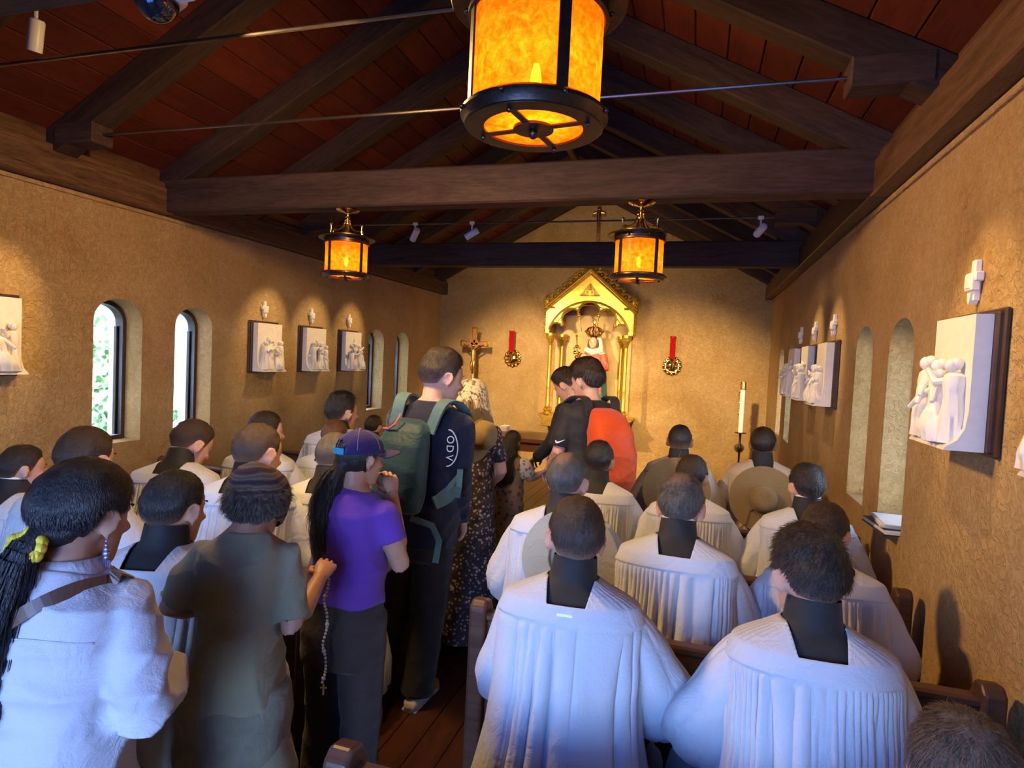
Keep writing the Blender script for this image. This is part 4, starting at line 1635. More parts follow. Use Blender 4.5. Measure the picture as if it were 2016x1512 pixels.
def make_person(label, X, Y, ztop, rot=0.0, pose='kneel', lean=6.0, head=(0, 0, 0), armsL='pew', armsR='pew', skin='fair', voxel=.009, fem=False, group=None, hs=1.0, build=1.0, hairpad=.014, kz=.12, neck=0.0):
    """X, Y, ztop: crown of the head in the room; builds the body and returns a record for the clothing"""
    P = Pers()
    le = math.radians(lean)
    hp = math.radians(head[1])
    c = math.cos(le)
    zt = ztop - hairpad
    if pose == 'kneel':
        s = (zt - kz) / (.45 + (.560 + neck) * c + .205)
        zh = kz + .45 * s
    else:
        s = zt / (.93 + (.560 + neck) * c + .205)
        zh = .93 * s
    P.s, P.zh, P.pose, P.le = s, zh, pose, le
    off = s * .60 * math.sin(le) + s * .12 * math.sin(hp) * .5
    ro = math.radians(rot)
    bx, by = X + math.sin(ro) * off, Y - math.cos(ro) * off
    P.root = empty('person', (bx, by, 0), ro)
    tag(P.root, label, 'person', group)
    P.B = Matrix.Translation((0, 0, zh)) @ Matrix.Scale(s, 4)
    P.T = Matrix.Translation((0, 0, zh)) @ Matrix.Rotation(-le, 4, 'X') @ Matrix.Scale(s, 4)
    P.Hs = hs / 1.0
    P.H = P.T @ Matrix.Translation((0, -.004, .560 + neck)) @ Matrix.Rotation(math.radians(head[0]), 4, 'Z') @ Matrix.Rotation(-hp, 4, 'X') @ Matrix.Rotation(math.radians(head[2]), 4, 'Y') @ Matrix.Translation((0, .022, .093))
    P.w = build
    mb = MB()
    rings = []
    for (t, rx, ry, cy) in TORSO:
        rings.append(superring(cy, rx * build, ry * build, 24, P.T @ Matrix.Translation((0, 0, t))))
    mb.loft(rings)
    nb_ = P.T @ V((0, -.02, .50))
    hb = P.H @ V((0, -.028, -.045))
    mb.tube([nb_, nb_.lerp(hb, .5) + V((0, -.004, 0)), hb], [.060 * s, .055 * s, .056 * s], 16)
    head_geo(mb, P.H, s * hs, fem)
    P.arm = {}
    for sx, nm in ((-1, armsL), (1, armsR)):
        sh_ = V((sx * .160 * build, -.012, .440))
        if nm == 'pew':
            el, wr = V((sx * .245, .07, .215)), V((sx * .07, .28, .26))
        elif nm == 'down':
            el, wr = V((sx * .235, -.035, .20)), V((sx * .235, .03, -.04))
        elif nm == 'front':
            el, wr = V((sx * .255, -.02, .215)), V((sx * .17, .20, .235))
        elif nm == 'pray':
            el, wr = V((sx * .235, .06, .215)), V((sx * .05, .22, .36))
        elif nm == 'face':
            el, wr = V((sx * .215, .14, .30)), V((sx * .065, .145, .53))
        else:
            el, wr = V(nm[0]), V(nm[1])
        P.arm[sx] = [P.T @ q for q in (sh_, el, wr)]
        a, e, w = P.arm[sx]
        mb.ell(a, .050 * s * build, 14, 10)
        mb.tube([a, a.lerp(e, .35), e, e.lerp(w, .3), w], [.048 * s, .048 * s, .041 * s, .040 * s, .027 * s], 12)
    P.leg = {}
    for sx in (-1, 1):
        hip = P.B @ V((sx * .088, 0, -.03))
        if pose == 'kneel':
            kn, an, toe = P.B @ V((sx * .10, .05, -.40)), P.B @ V((sx * .09, -.36, -.37)), P.B @ V((sx * .09, -.47, -.43))
        else:
            kn, an, toe = P.B @ V((sx * .095, .015, -.46)), P.B @ V((sx * .10, -.02, -.86)), P.B @ V((sx * .115, .15, -.90))
        P.leg[sx] = [hip, kn, an, toe]
        mb.tube([hip, hip.lerp(kn, .5), kn, kn.lerp(an, .35), an], [.086 * s, .074 * s, .055 * s, .054 * s, .036 * s], 14)
        mb.tube([an + V((0, -.02 * s, -.02 * s)), an.lerp(toe, .5), toe], [.036 * s, .038 * s, .03 * s], 10)
    me = remeshed(mb, voxel, 2, .5)
    hb_ = MB()
    P.hand_d = {}
    for sx, nm in ((-1, armsL), (1, armsR)):
        a, e, w = P.arm[sx]
        d = (w - e).normalized()
        if nm == 'face':
            up, cu, d = V((sx * .5, .8, 0)), .12, V((0, .02, 1)) if False else (d + V((0, .1, .6))).normalized()
        elif nm == 'pew' or nm == 'pray':
            up, cu = V((sx * .7, .1, .7)), .35
        elif nm == 'down':
            up, cu = V((sx, 0, 0)), .3
        else:
            up, cu = V((sx * .3, -.1, 1)), .55
        P.hand_d[sx] = (w, d)
        hand(hb_, w - d * .012 * s, d, up, cu, -1 if sx > 0 else 1, s * (.92 if fem else 1.0))
    if len(hb_.v):
        b2 = bmesh.new()
        b2.from_mesh(me)
        t2 = hb_.mesh('t')
        b2.from_mesh(t2)
        bmesh.ops.recalc_face_normals(b2, faces=b2.faces)
        b2.to_mesh(me)
        b2.free()
        bpy.data.meshes.remove(t2)
    me.materials.clear()
    P.skin = skin
    P.body = link('body', me, SKIN[skin], P.root, 'all')
    # eyes
    for sx in (-1, 1):
        eb = MB()
        k = s * hs
        old = P.H @ Matrix.Scale(k, 4)
        eb.M = old
        eb.ell((sx * .031, .0665, -.001), .0115, 10, 8)
        eb.cur = 1
        eb.ell((sx * .031, .0748, -.002), (.0058, .0042, .0058), 8, 6)
        eb.build('eye', [EYEW, EYED], P.root, 'all')
    return P


def hair_cap(P, color, top=.022, side=.012, nape=118, front=58, messy=.004, blades=700, blen=.022, fade=0.0, lift=.45, whorl=-.25, name='hair', bw=.0011, temple=78, ear=92, bald=0.0, seed=0, sweep=0.0, smax=1.0):
    rg_ = random.Random(seed + hash(P.root.name) % 1)
    s = P.s * P.Hs
    M = P.H @ Matrix.Scale(s, 4)
    C0 = V((0, -.014, .018))
    RR = (.0760, .0975, .0955)
    nu, nv = 56, 26
    key = [(0, front), (35, front + 4), (58, temple), (76, 104), (88, ear + 6), (100, ear), (116, ear + 27), (136, nape + 8), (180, nape + 12)]

    def pm(az):
        a = abs(az)
        for (a0, p0), (a1, p1) in zip(key[:-1], key[1:]):
            if a <= a1:
                return lerp(p0, p1, (a - a0) / (a1 - a0))
        return nape

    def direction(az, th):
        a, t = math.radians(az), math.radians(th)
        d = V((math.sin(t) * math.sin(a), math.sin(t) * math.cos(a), math.cos(t)))
        return Matrix.Rotation(-.10, 3, 'X').inverted() @ d if False else d

    def thick(az, th, pmx):
        f = th / pmx
        base = lerp(top, side, smooth(.25, .75, th / 95.0))
        if abs(az) < 60 and top > .03:
            base += (top - .03) * .5 * smooth(60, 10, abs(az)) * smooth(20, 50, th)
        edge = 1 - smooth(.72, 1.0, f)
        return .0012 + base * edge

    def pt(az, th, extra=0.0):
        d = direction(az, th)
        q = V((d.x * RR[0], d.y * RR[1], d.z * RR[2]))
        nrm = V((d.x / RR[0], d.y / RR[1], d.z / RR[2])).normalized()
        px = pm(az)
        t = thick(az, th, px)
        # below the equator the neck side runs straight down
        if th > 95 and abs(az) > 100:
            k = smooth(95, 130, th)
            q.y += .012 * k * (0 if True else 1)
        nn = noise.noise(V((d.x * 5 + seed, d.y * 5, d.z * 5))) + .6 * noise.noise(V((d.x * 13, d.y * 13 + seed, d.z * 13)))
        return C0 + q + nrm * (t + extra + messy * nn * min(1, t / .008)), nrm

    vs, fade_l, shade_l = [], [], []
    for i in range(nv + 1):
        for j in range(nu):
            az = -180 + 360 * j / nu
            px = pm(az)
            th = px * (i / nv)
            p, _ = pt(az, th)
            vs.append(p)
            fl_ = 0.0
            if fade > 0 and abs(az) > 55:
                fl_ = fade * smooth(.74, 1.02, i / nv)
            if bald > 0:
                dd = direction(az, th)
                fl_ = max(fl_, bald * smooth(.55, .2, (dd - V((0, -.55, .83))).length))
            fade_l.append(fl_)
            shade_l.append(.5 + .35 * noise.noise(V((az * .09, th * .05, seed * 3.3))) + rg_.uniform(-.08, .08))
    fs = []
    for i in range(nv):
        for j in range(nu):
            k = (j + 1) % nu
            fs.append((i * nu + j, i * nu + k, (i + 1) * nu + k, (i + 1) * nu + j))
    def el_r(q):
        d = q - C0
        return max(.2, math.sqrt((d.x / RR[0]) ** 2 + (d.y / RR[1]) ** 2 + (d.z / RR[2]) ** 2))
    # blades of hair over the cap
    n0 = len(vs)
    for b in range(blades):
        az = rg_.uniform(-180, 180)
        px = pm(az)
        th = px * math.sqrt(rg_.uniform(0.0, 1.0)) * .97
        p, nrm = pt(az, th, -.002)
        if fade > 0 and th / px > .85 and abs(az) > 60 and rg_.random() < fade:
            continue
        e = 1 - smooth(.70, 1.0, th / px)
        ln = blen * lerp(.35, 1.0, e) * rg_.uniform(.6, 1.25)
        if bald > 0 and (direction(az, th) - V((0, -.55, .83))).length < .32 and rg_.random() < bald:
            continue
        # comb direction: away from the crown whorl
        wv = p - (C0 + V((.01, -.055, .085)))
        fl = wv - nrm * wv.dot(nrm)
        if fl.length < 1e-4:
            fl = V((0, 1, 0))
        fl.normalize()
        fl = (fl + V((sweep, 0, 0)) * .8 + V((rg_.gauss(0, .22), rg_.gauss(0, .22), rg_.gauss(0, .22)))).normalized()
        lf = lift * lerp(.35, 1.0, e) * rg_.uniform(.5, 1.3)
        r0 = el_r(p)
        p1 = p + fl * ln * .55
        p1 = C0 + (p1 - C0) * ((r0 + lf * ln * .30 / .095) / el_r(p1))
        p2 = p1 + (fl + V((0, 0, -.30))).normalized() * ln * .45
        p2 = C0 + (p2 - C0) * ((r0 + lf * ln * .62 / .095) / el_r(p2))
        sdv = fl.cross(nrm).normalized() * bw * rg_.uniform(.7, 1.4)
        q = len(vs)
        vs += [p - sdv, p + sdv, p1 - sdv * .8, p1 + sdv * .8, p2]
        fs += [(q, q + 1, q + 3, q + 2), (q + 2, q + 3, q + 4)]
        sv = rg_.uniform(.15, .95)
        shade_l += [sv] * 5
        fade_l += [0.0] * 5
    # eyebrows
    for sx in (-1, 1):
        for k in range(26):
            u = k / 25
            p = V((sx * lerp(.014, .050, u), lerp(.0905, .072, u ** 1.6), .022 + .006 * math.sin(u * 2.4)))
            d = V((sx * .010, -.002, .003))
            q = len(vs)
            vs += [p + V((0, 0, -.002)), p + V((0, .001, .002)), p + d]
            fs.append((q, q + 1, q + 2))
            shade_l += [.2] * 3
            fade_l += [0.0] * 3
    me = bpy.data.meshes.new(name)
    me.from_pydata([M @ p for p in vs], [], fs)
    a = me.attributes.new('shade', 'FLOAT', 'POINT')
    a.data.foreach_set('value', shade_l)
    a = me.attributes.new('fade', 'FLOAT', 'POINT')
    a.data.foreach_set('value', fade_l)
    return link(name, me, HAIR[color], P.root, 'all')


def tress(P, name, color, pts, rad, n=16, blades=500, blen=.10, flat=1.0, seed=1, parent=None, wave=0.0, skip=0):
    """a hanging lock of hair: lofted core with loose strands over it (room-local points)"""
    rg_ = random.Random(seed)
    mb = MB()
    m = len(pts)
    P3 = [V(p) for p in pts]
    sub = []
    rr = []
    for i in range(m - 1):
        for k in range(4):
            u = k / 4
            p0, p1, p2, p3 = P3[max(0, i - 1)], P3[i], P3[i + 1], P3[min(m - 1, i + 2)]
            sub.append(.5 * ((2 * p1) + (p2 - p0) * u + (2 * p0 - 5 * p1 + 4 * p2 - p3) * u * u + (3 * p1 - p0 - 3 * p2 + p3) * u ** 3))
            rr.append(lerp(rad[i], rad[i + 1], u))
    sub.append(P3[-1])
    rr.append(rad[-1])
    mb.tube(sub, rr, n, True, flat)
    vs = [V(p) for p in mb.v]
    for i, p in enumerate(vs):
        vs[i] = p + V((noise.noise(p * 40 + V((seed, 0, 0))), noise.noise(p * 40 + V((0, seed, 5))), 0)) * .007 * 1.0
    fs = list(mb.f)
    sh_ = [.5 + .4 * noise.noise(V((p.x * 60, p.y * 60, p.z * 6))) for p in vs]
    for b in range(blades):
        i = rg_.randrange(skip, len(sub) - 2)
        a = rg_.uniform(0, 2 * PI)
        d = (sub[i + 1] - sub[i]).normalized()
        u = d.orthogonal().normalized()
        w = d.cross(u)
        o = (u * math.cos(a) + w * math.sin(a))
        p = sub[i] + o * rr[i] * rg_.uniform(.92, 1.06)
        ln = blen * rg_.uniform(.5, 1.2)
        j = min(len(sub) - 1, i + max(1, int(ln / max(.004, (sub[i + 1] - sub[i]).length))))
        e = sub[j] + o * rr[j] * rg_.uniform(.9, 1.25) + V((rg_.gauss(0, .006), rg_.gauss(0, .006), 0))
        mid = p.lerp(e, .5) + o * rg_.uniform(0, .012) + V((wave * rg_.gauss(0, .01), wave * rg_.gauss(0, .01), 0))
        sdv = d.cross(o).normalized() * .0014
        q = len(vs)
        vs += [p - sdv, p + sdv, mid - sdv, mid + sdv, e]
        fs += [(q, q + 1, q + 3, q + 2), (q + 2, q + 3, q + 4)]
        sh_ += [rg_.uniform(.1, .95)] * 5
    me = bpy.data.meshes.new(name)
    me.from_pydata([tuple(p) for p in vs], [], fs)
    at = me.attributes.new('shade', 'FLOAT', 'POINT')
    at.data.foreach_set('value', sh_)
    return link(name, me, HAIR[color], parent or P.root, 'all')


# ------------------------------------------------------------------ people: clothes
def wrinkle(me, amp, seed, fx=17.0, fz=30.0):
    co = get_co(me)
    nr = np.empty(len(me.vertices) * 3)
    me.vertices.foreach_get('normal', nr)
    nr = nr.reshape(-1, 3)
    rs = np.random.RandomState(seed)
    d = np.zeros(len(co))
    for k in range(5):
        f = np.array([rs.uniform(-1, 1) * fx, rs.uniform(-1, 1) * fx, rs.choice([-1, 1]) * rs.uniform(.35, 1) * fz]) * (1 + .45 * k)
        ph = rs.uniform(0, 6.28)
        g = np.array([rs.uniform(-1, 1), rs.uniform(-1, 1), rs.uniform(-1, 1)]) * 7
        w = co @ f + ph + 1.8 * np.sin(co @ g + ph) + .8 * np.sin(co @ (g[[2, 0, 1]] * 2.3))
        m = np.clip(.5 + .9 * np.sin(co @ (g[[1, 2, 0]] * .9) + 2 * ph), 0, 1)
        d += (1 - 2 * np.abs(np.sin(w * .5)) ** .7) * m / (1 + .35 * k)
    set_co(me, co + nr * (d * amp)[:, None])


def garment(P, name, mat, prof, sleeves=None, voxel=.010, wr=.004, seed=1, hang=None, legs=None, extra=None, parent=None, smooth_it=3, n=40, p=2.4):
    """one sewn garment: torso tube + sleeves + trouser legs, fused into a continuous cloth surface"""
    mb = MB()
    s = P.s
    if prof:
        rings = []
        for (t, rx, ry, cy) in prof:
            if hang is not None and t < hang:
                base = P.T @ V((0, 0, hang))
                M = Matrix.Translation((0, base.y, base.z - (hang - t) * s)) @ Matrix.Scale(s, 4)
                rings.append(superring(cy, rx, ry, n, M, p))
            else:
                rings.append(superring(cy, rx, ry, n, P.T @ Matrix.Translation((0, 0, t)), p))
        mb.loft(rings)
    if sleeves:
        for sx in (-1, 1):
            a, e, w = P.arm[sx]
            ln, r0, r1, r2 = sleeves
            pts = [a + (P.T.to_3x3() @ V((-sx * .05, 0, .01))), a, a.lerp(e, .5), e, e.lerp(w, .5), w]
            rad = [r0 * .8, r0, lerp(r0, r1, .5), r1, lerp(r1, r2, .5), r2]
            if ln < 1:        # cut above the elbow
                pts = pts[:2] + [a.lerp(e, ln * .5), a.lerp(e, ln)]
                rad = [r0 * .8, r0, lerp(r0, r1, .6), r1]
            elif ln < 2:
                pts = pts[:4] + [e.lerp(w, ln - 1)]
                rad = rad[:4] + [lerp(r1, r2, ln - 1)]
            mb.tube(pts, [r * s for r in rad], 18)
            mb.ell(a, r0 * .97 * s, 16, 12)
    if legs:
        r0, r1, r2 = legs
        for sx in (-1, 1):
            hip, kn, an, toe = P.leg[sx]
            mb.tube([hip + V((0, 0, .04)), hip.lerp(kn, .4), kn, kn.lerp(an, .5), an + V((0, 0, -.012))], [r0 * s, lerp(r0, r1, .4) * s, r1 * s, lerp(r1, r2, .5) * s, r2 * s], 18)
    if extra:
        extra(mb, P)
    me = remeshed(mb, voxel, smooth_it, .5)
    if wr:
        wrinkle(me, wr, seed)
    me.materials.clear()
    return link(name, me, mat, parent or P.root, 'all')


def shoes(P, mat):
    for sx in (-1, 1):
        hip, kn, an, toe = P.leg[sx]
        s = P.s
        mb = MB()
        if P.pose == 'kneel':
            mb.tube([an + V((0, .03, 0)), an.lerp(toe, .5) + V((0, -.02, .0)), toe + V((0, -.01, -.02))], [.045 * s, .047 * s, .04 * s], 12)
        else:
            for (dy, w, h, z) in ((0, 0, 0, 0),):
                rings = []
                for (y, hw, hh) in ((-.085, .022, .05), (-.07, .034, .075), (-.02, .040, .085), (.05, .042, .072), (.10, .047, .055), (.15, .045, .042), (.18, .030, .030), (.19, .012, .02)):
                    rings.append([V((toe.x * .5 + an.x * .5 + hw * s * math.cos(t), an.y + y * s, max(.004, hh * s * .5 + hh * s * .5 * math.sin(t)))) for t in [2 * PI * k / 14 for k in range(14)]])
                mb.loft(rings)
            c = V((toe.x * .5 + an.x * .5, an.y, 0))
            for k in range(4):
                mb.tube([c + V((-.028, .055 + .022 * k, .078 - .011 * k)), c + V((0, .060 + .022 * k, .084 - .012 * k)), c + V((.028, .055 + .022 * k, .078 - .011 * k))], .003, 5)
            mb.box(c + V((0, .05, .008)), (.086, .27, .014), .006)
        mb.build('shoe', mat, P.root, 'all')


SURP = [(-.30, .325, .280, -.035), (-.15, .290, .255, -.03), (.0, .250, .225, -.025), (.12, .222, .190, -.02), (.24, .208, .162, -.018), (.36, .214, .146, -.02), (.440, .221, .136, -.024),
        (.444, .226, .139, -.024), (.488, .207, .123, -.025), (.492, .202, .119, -.025), (.504, .180, .108, -.024), (.516, .152, .099, -.021), (.528, .122, .091, -.019), (.539, .100, .084, -.017), (.546, .086, .078, -.016), (.549, .080, .074, -.015)]


def surplice(P, mat=None, gather='fine', seed=1, detail=1.0, hem=-.28, wide=1.0, sleeve=1.0, neck=True):
    mat = mat or WHITEC
    s = P.s
    rs = np.random.RandomState(seed)
    nu = int(400 * detail) // 2 * 2
    ts = list(np.linspace(hem, .395, int(38 * detail))) + [.408, .420, .430, .437, .441, .4435, .446, .46, .475, .486, .4895, .493, .50, .508, .516, .524, .531, .538, .544, .549]
    phi = np.linspace(0, 2 * PI, nu, endpoint=False)
    warp = sum(rs.uniform(.05, .16) * np.sin((k + 1) * phi + rs.uniform(0, 6.28)) for k in range(5))

    def ridges(n, pw, ph):
        return np.abs(np.sin(n * .5 * (phi + warp * 1.2) + ph)) ** pw - .6
    if gather == 'box':
        g1, g2, A1, A2 = ridges(18, .25, rs.uniform(0, 6)), ridges(13, .3, rs.uniform(0, 6)), .018, .040
    else:
        g1, g2, A1, A2 = ridges(70, .55, rs.uniform(0, 6)), ridges(30, .34, rs.uniform(0, 6)), .014, .036
    g3 = sum(np.sin((k + 4) * phi + rs.uniform(0, 6.28)) for k in range(4)) / 4
    vs, fs = [], []
    for t in ts:
        rx, ry, cy = prof_at(SURP, t)
        if t < .30:
            rx *= lerp(1.0, wide, smooth(.3, 0.0, t))
            ry *= lerp(1.0, wide, smooth(.3, 0.0, t))
        rx *= P.w
        a1 = A1 * smooth(.442, .42, t) * lerp(1, .35, smooth(.32, .12, t))
        a2 = A2 * smooth(.440, .26, t) * (1 + .5 * smooth(.1, -.3, t))
        a3 = .010 * smooth(.30, -.2, t)
        dsp = a1 * g1 + a2 * g2 + a3 * g3
        # small puckers on the shoulder yoke
        if .49 < t < .535:
            dsp = dsp + .0012 * np.sin(phi * 40 + t * 60) * np.abs(np.cos(phi))
        ca, sa = np.cos(phi), np.sin(phi)
        x = (rx + dsp) * np.sign(ca) * np.abs(ca) ** .87
        y = cy + (ry + dsp) * np.sign(sa) * np.abs(sa) ** .87
        vs += [(a, b, t) for a, b in zip(x, y)]
    for i in range(len(ts) - 1):
        for j in range(nu):
            k = (j + 1) % nu
            fs.append((i * nu + j, i * nu + k, (i + 1) * nu + k, (i + 1) * nu + j))
    me = bpy.data.meshes.new('surplice')
    me.from_pydata(vs, [], fs)
    if neck:
        bm = bmesh.new()
        bm.from_mesh(me)
        zb = .489

        def near():
            f = [q for q in bm.faces if q.calc_center_median().z > .47 and abs(q.calc_center_median().x) < .13 and q.calc_center_median().y < .05]
            e = list({g for q in f for g in q.edges})
            v_ = list({g for q in f for g in q.verts})
            return f + e + v_
        for sx in (-1, 1):
            bmesh.ops.bisect_plane(bm, geom=near(), plane_co=(sx * .055, 0, zb), plane_no=V((sx * 1.0, 0, -.23)).normalized())
        dele = [q for q in bm.faces if q.calc_center_median().y < .02 and q.calc_center_median().z > zb and abs(q.calc_center_median().x) < .055 + (q.calc_center_median().z - zb) * .23]
        bmesh.ops.delete(bm, geom=dele, context='FACES')
        bm.to_mesh(me)
        bm.free()
    co = get_co(me)
    hang = .10
    base = P.T @ V((0, 0, hang))
    T = np.array(P.T)
    up = co @ T[:3, :3].T + T[:3, 3]
    dn = np.stack([co[:, 0] * s, co[:, 1] * s + base.y, base.z + (co[:, 2] - hang) * s], 1)
    k = np.clip((co[:, 2] - hang + .08) / .16, 0, 1)[:, None]
    set_co(me, up * k + dn * (1 - k))
    bmx = bmesh.new()
    bmx.from_mesh(me)
    # wide sleeves
    sb = MB()
    for sx in (-1, 1):
        a, e, w = P.arm[sx]
        R3 = P.T.to_3x3()
        # the cloth hangs below the forearm
        pts = [a + R3 @ V((-sx * .085, .0, .0)), a + R3 @ V((-sx * .02, 0, -.012)), a.lerp(e, .33) + V((-sx * .004, 0, -.005)) * s, a.lerp(e, .66) + V((sx * .002, -.004, -.012)) * s, e + V((sx * .006, -.012, -.018)) * s,
               e.lerp(w, .25) + V((0, 0, -.036)) * s, e.lerp(w, .5) + V((0, 0, -.05)) * s, e.lerp(w, .75) + V((0, 0, -.055)) * s, e.lerp(w, .92) + V((0, 0, -.058)) * s]
        rad = [.035, .074, .080, .085, .091, .098, .102, .106, .112]
        m = int(72 * max(.6, detail))
        cnt = 44
        L0 = len(pts) - 1
        P2, R2 = [], []
        for i in range(cnt + 1):
            u = i / cnt * L0
            i0 = min(L0 - 1, int(u))
            f = u - i0
            p0, p1, p2, p3 = pts[max(0, i0 - 1)], pts[i0], pts[i0 + 1], pts[min(L0, i0 + 2)]
            P2.append(.5 * ((2 * p1) + (p2 - p0) * f + (2 * p0 - 5 * p1 + 4 * p2 - p3) * f * f + (3 * p1 - p0 - 3 * p2 + p3) * f ** 3))
            R2.append(lerp(rad[i0], rad[i0 + 1], f) * s * sleeve)
        rings = []
        prev = None
        ph = rs.uniform(0, 6.28, 6)
        for i, c in enumerate(P2):
            d = (P2[min(cnt, i + 1)] - P2[max(0, i - 1)]).normalized()
            u_ = prev if prev is not None else V((0, 0, 1))
            u_ = (u_ - d * u_.dot(d)).normalized()
            prev = u_
            w_ = d.cross(u_)
            ring = []
            for k in range(m):
                b = 2 * PI * k / m
                f = i / cnt
                el = math.exp(-((f - .5) / .16) ** 2)
                fold = .10 * (abs(math.sin(3.5 * b + ph[0] + 3 * f)) ** .5 - .65) * smooth(.05, .4, f) + .085 * el * (abs(math.sin(12 * f + 1.6 * math.cos(b + ph[1]) + ph[2])) ** .6 - .6) + .045 * math.sin(3 * b + 9 * f + ph[3])
                g0 = .03 * math.sin(18 * b + ph[4]) * smooth(.30, .1, f)
                ring.append(c + (u_ * math.sin(b) * 1.05 + w_ * math.cos(b)) * R2[i] * (1 + fold + g0))
            rings.append(ring)
        sb.loft(rings, False, False)
    t2 = sb.mesh('t')
    bmx.from_mesh(t2)
    bpy.data.meshes.remove(t2)
    bmesh.ops.recalc_face_normals(bmx, faces=bmx.faces)
    bmx.to_mesh(me)
    bmx.free()
    o = link('surplice', me, mat, P.root, 'all')
    md = o.modifiers.new('cloth', 'SOLIDIFY')
    md.thickness = .0035
    md.offset = 1
    return o


CASS = [(-.10, .18, .145, -.015), (.0, .19, .15, -.015), (.12, .18, .135, -.012), (.24, .175, .125, -.012), (.38, .190, .124, -.02), (.46, .192, .116, -.023), (.490, .172, .105, -.022), (.512, .138, .090, -.020), (.530, .100, .080, -.017), (.546, .078, .073, -.014)]


def cassock(P, collar='black', mat=None, col_h=.066):
    mat = mat or BLACK
    s = P.s
    mb = MB()
    prof = [(t, a * P.w, b, c) for t, a, b, c in CASS]
    rings = [superring(cy, rx, ry, 36, P.T @ Matrix.Translation((0, 0, t)), 2.4) for (t, rx, ry, cy) in prof]
    # stand collar follows the neck
    nb_ = P.T @ V((0, -.014, .545))
    hb = P.H @ V((0, -.030, -.06))
    d = (hb - nb_).normalized()
    x = (P.T.to_3x3() @ V((1, 0, 0))).normalized()
    y = d.cross(x) * -1
    for (h, r) in ((.014, .0715), (col_h, .0655)):
        c = nb_ + d * h * s
        rings.append([c + (x * math.cos(2 * PI * k / 36) + d.cross(x) * math.sin(2 * PI * k / 36)) * r * s for k in range(36)])
    mb.loft(rings, True, False)
    if P.pose == 'kneel':
        rr = []
        for (z, ry, cy, rx) in ((.0, .155, -.02, .205), (-.16, .19, -.06, .225), (-.30, .26, -.14, .25), (-.40, .33, -.21, .27), (-.47, .36, -.24, .28)):
            rr.append(superring(cy, rx, ry, 36, P.B @ Matrix.Translation((0, 0, z)), 2.4))
        mb.loft(rr[::-1])
    else:
        rr = []
        for (z, r) in ((.0, .19), (-.2, .21), (-.5, .24), (-.88, .29)):
            rr.append(superring(-.01, r, r * .85, 36, P.B @ Matrix.Translation((0, 0, z)), 2.2))
        mb.loft(rr[::-1])
    for sx in (-1, 1):
        a, e, w = P.arm[sx]
        mb.tube([a, a.lerp(e, .5), e, e.lerp(w, .5), w], [.064 * s, .058 * s, .052 * s, .046 * s, .040 * s], 14)
    o = mb.build('cassock', mat, P.root, True)
    if collar == 'white':
        m2 = MB()
        rings = []
        for (h, r) in ((col_h - .008, .0622), (col_h + .012, .0595), (col_h + .012, .0575), (col_h - .008, .0600)):
            c = nb_ + d * h * s
            rings.append([c + (x * math.cos(2 * PI * k / 36) + d.cross(x) * math.sin(2 * PI * k / 36)) * r * s for k in range(36)])
        m2.loft(rings, False, False)
        m2.build('collar', COLLARW, o, True)
    shoes(P, SHOEB)
    return o


def wide_hat(label, P, mat, z, dy, r, tilt=12, crown=True, side=0.0, spin=0.0, group='broad hats hung on backs', yaw=0.0):
    """felt hat hung on the back by its cord: brim disc facing backwards, dome towards the viewer"""
    root = empty('sun_hat', (0, 0, 0))
    tag(root, label, 'hat', group)
    M = P.root.matrix_basis @ Matrix.Translation((side, dy, z)) @ Matrix.Rotation(math.radians(yaw), 4, 'Z') @ Matrix.Rotation(math.radians(90 - tilt), 4, 'X') @ Matrix.Rotation(spin, 4, 'Z')
    root.matrix_world = M
    mb = MB()
    rb = .088 if crown else .088
    rings = []
    n = 48
    prof = [(r, .004), (r + .002, .0015), (r, -.001), (rb + .02, .000), (rb + .004, -.002)]
    for (rr, zz) in prof:
        rings.append([V((rr * math.cos(2 * PI * k / n), rr * math.sin(2 * PI * k / n) * .99, zz + .006 * math.sin(2 * 2 * PI * k / n + 1) * (rr / r) ** 2)) for k in range(n)])
    prof2 = [(rb + .004, .003), (rb + .02, .004), (r, .004)]
    for (rr, zz) in prof2:
        rings.append([V((rr * math.cos(2 * PI * k / n), rr * math.sin(2 * PI * k / n) * .99, zz + .006 * math.sin(2 * 2 * PI * k / n + 1) * (rr / r) ** 2)) for k in range(n)])
    mb.loft(rings, False, False)
    mb.build('brim', mat, root, True)
    mb = MB()
    sg = 1 if crown else -1
    cz = [(rb + .004, .003), (rb, .012), (rb * .99, .045), (rb * .93, .075), (rb * .75, .092), (rb * .45, .098), (0, .092)]
    mb.lathe([(a, b * sg * (1.0 if crown else .25)) for a, b in cz], 40, cap=False)
    mb.build('crown', mat, root, True)
    mb = MB()
    mb.torus((0, 0, .014 * sg if crown else .004), rb + .002, .005, 40, 6)
    mb.build('band', mat, root, True)
    mb = MB()
    mb.tube([(.0, rb - .01, .006), (.03, rb + .03, .012), (.0, r - .02, .010), (.02, r + .05, -.02)], .0025, 6)
    mb.build('cord', LEATHER, root, True)
    return root

# ------------------------------------------------------------------ the clergy and servers kneeling in white surplices
SG = 'kneeling men in white surplices'


def server(label, X, Y, z, hair, head=(0, 0, 0), rot=0, lean=6, skin='fair', gather='fine', collar='black', detail=.7, voxel=.009, seed=1, hat=None, mat=None, sleeve=1.0, build=1.0, arms=('pew', 'pew'), wide=1.0, hem=-.28, hk=None, hs=1.0):
    P = make_person(label, X, Y, z, rot, 'kneel', lean, head, arms[0], arms[1], skin, voxel, group=None, build=build, hs=hs)
    cassock(P, collar)
    surplice(P, mat, gather, seed, detail, hem=hem, sleeve=sleeve, wide=wide)
    k = dict(seed=seed)
    k.update(hk or {})
    hair_cap(P, hair, **k)
    return P


NEAR = dict(detail=1.0, voxel=.0065)
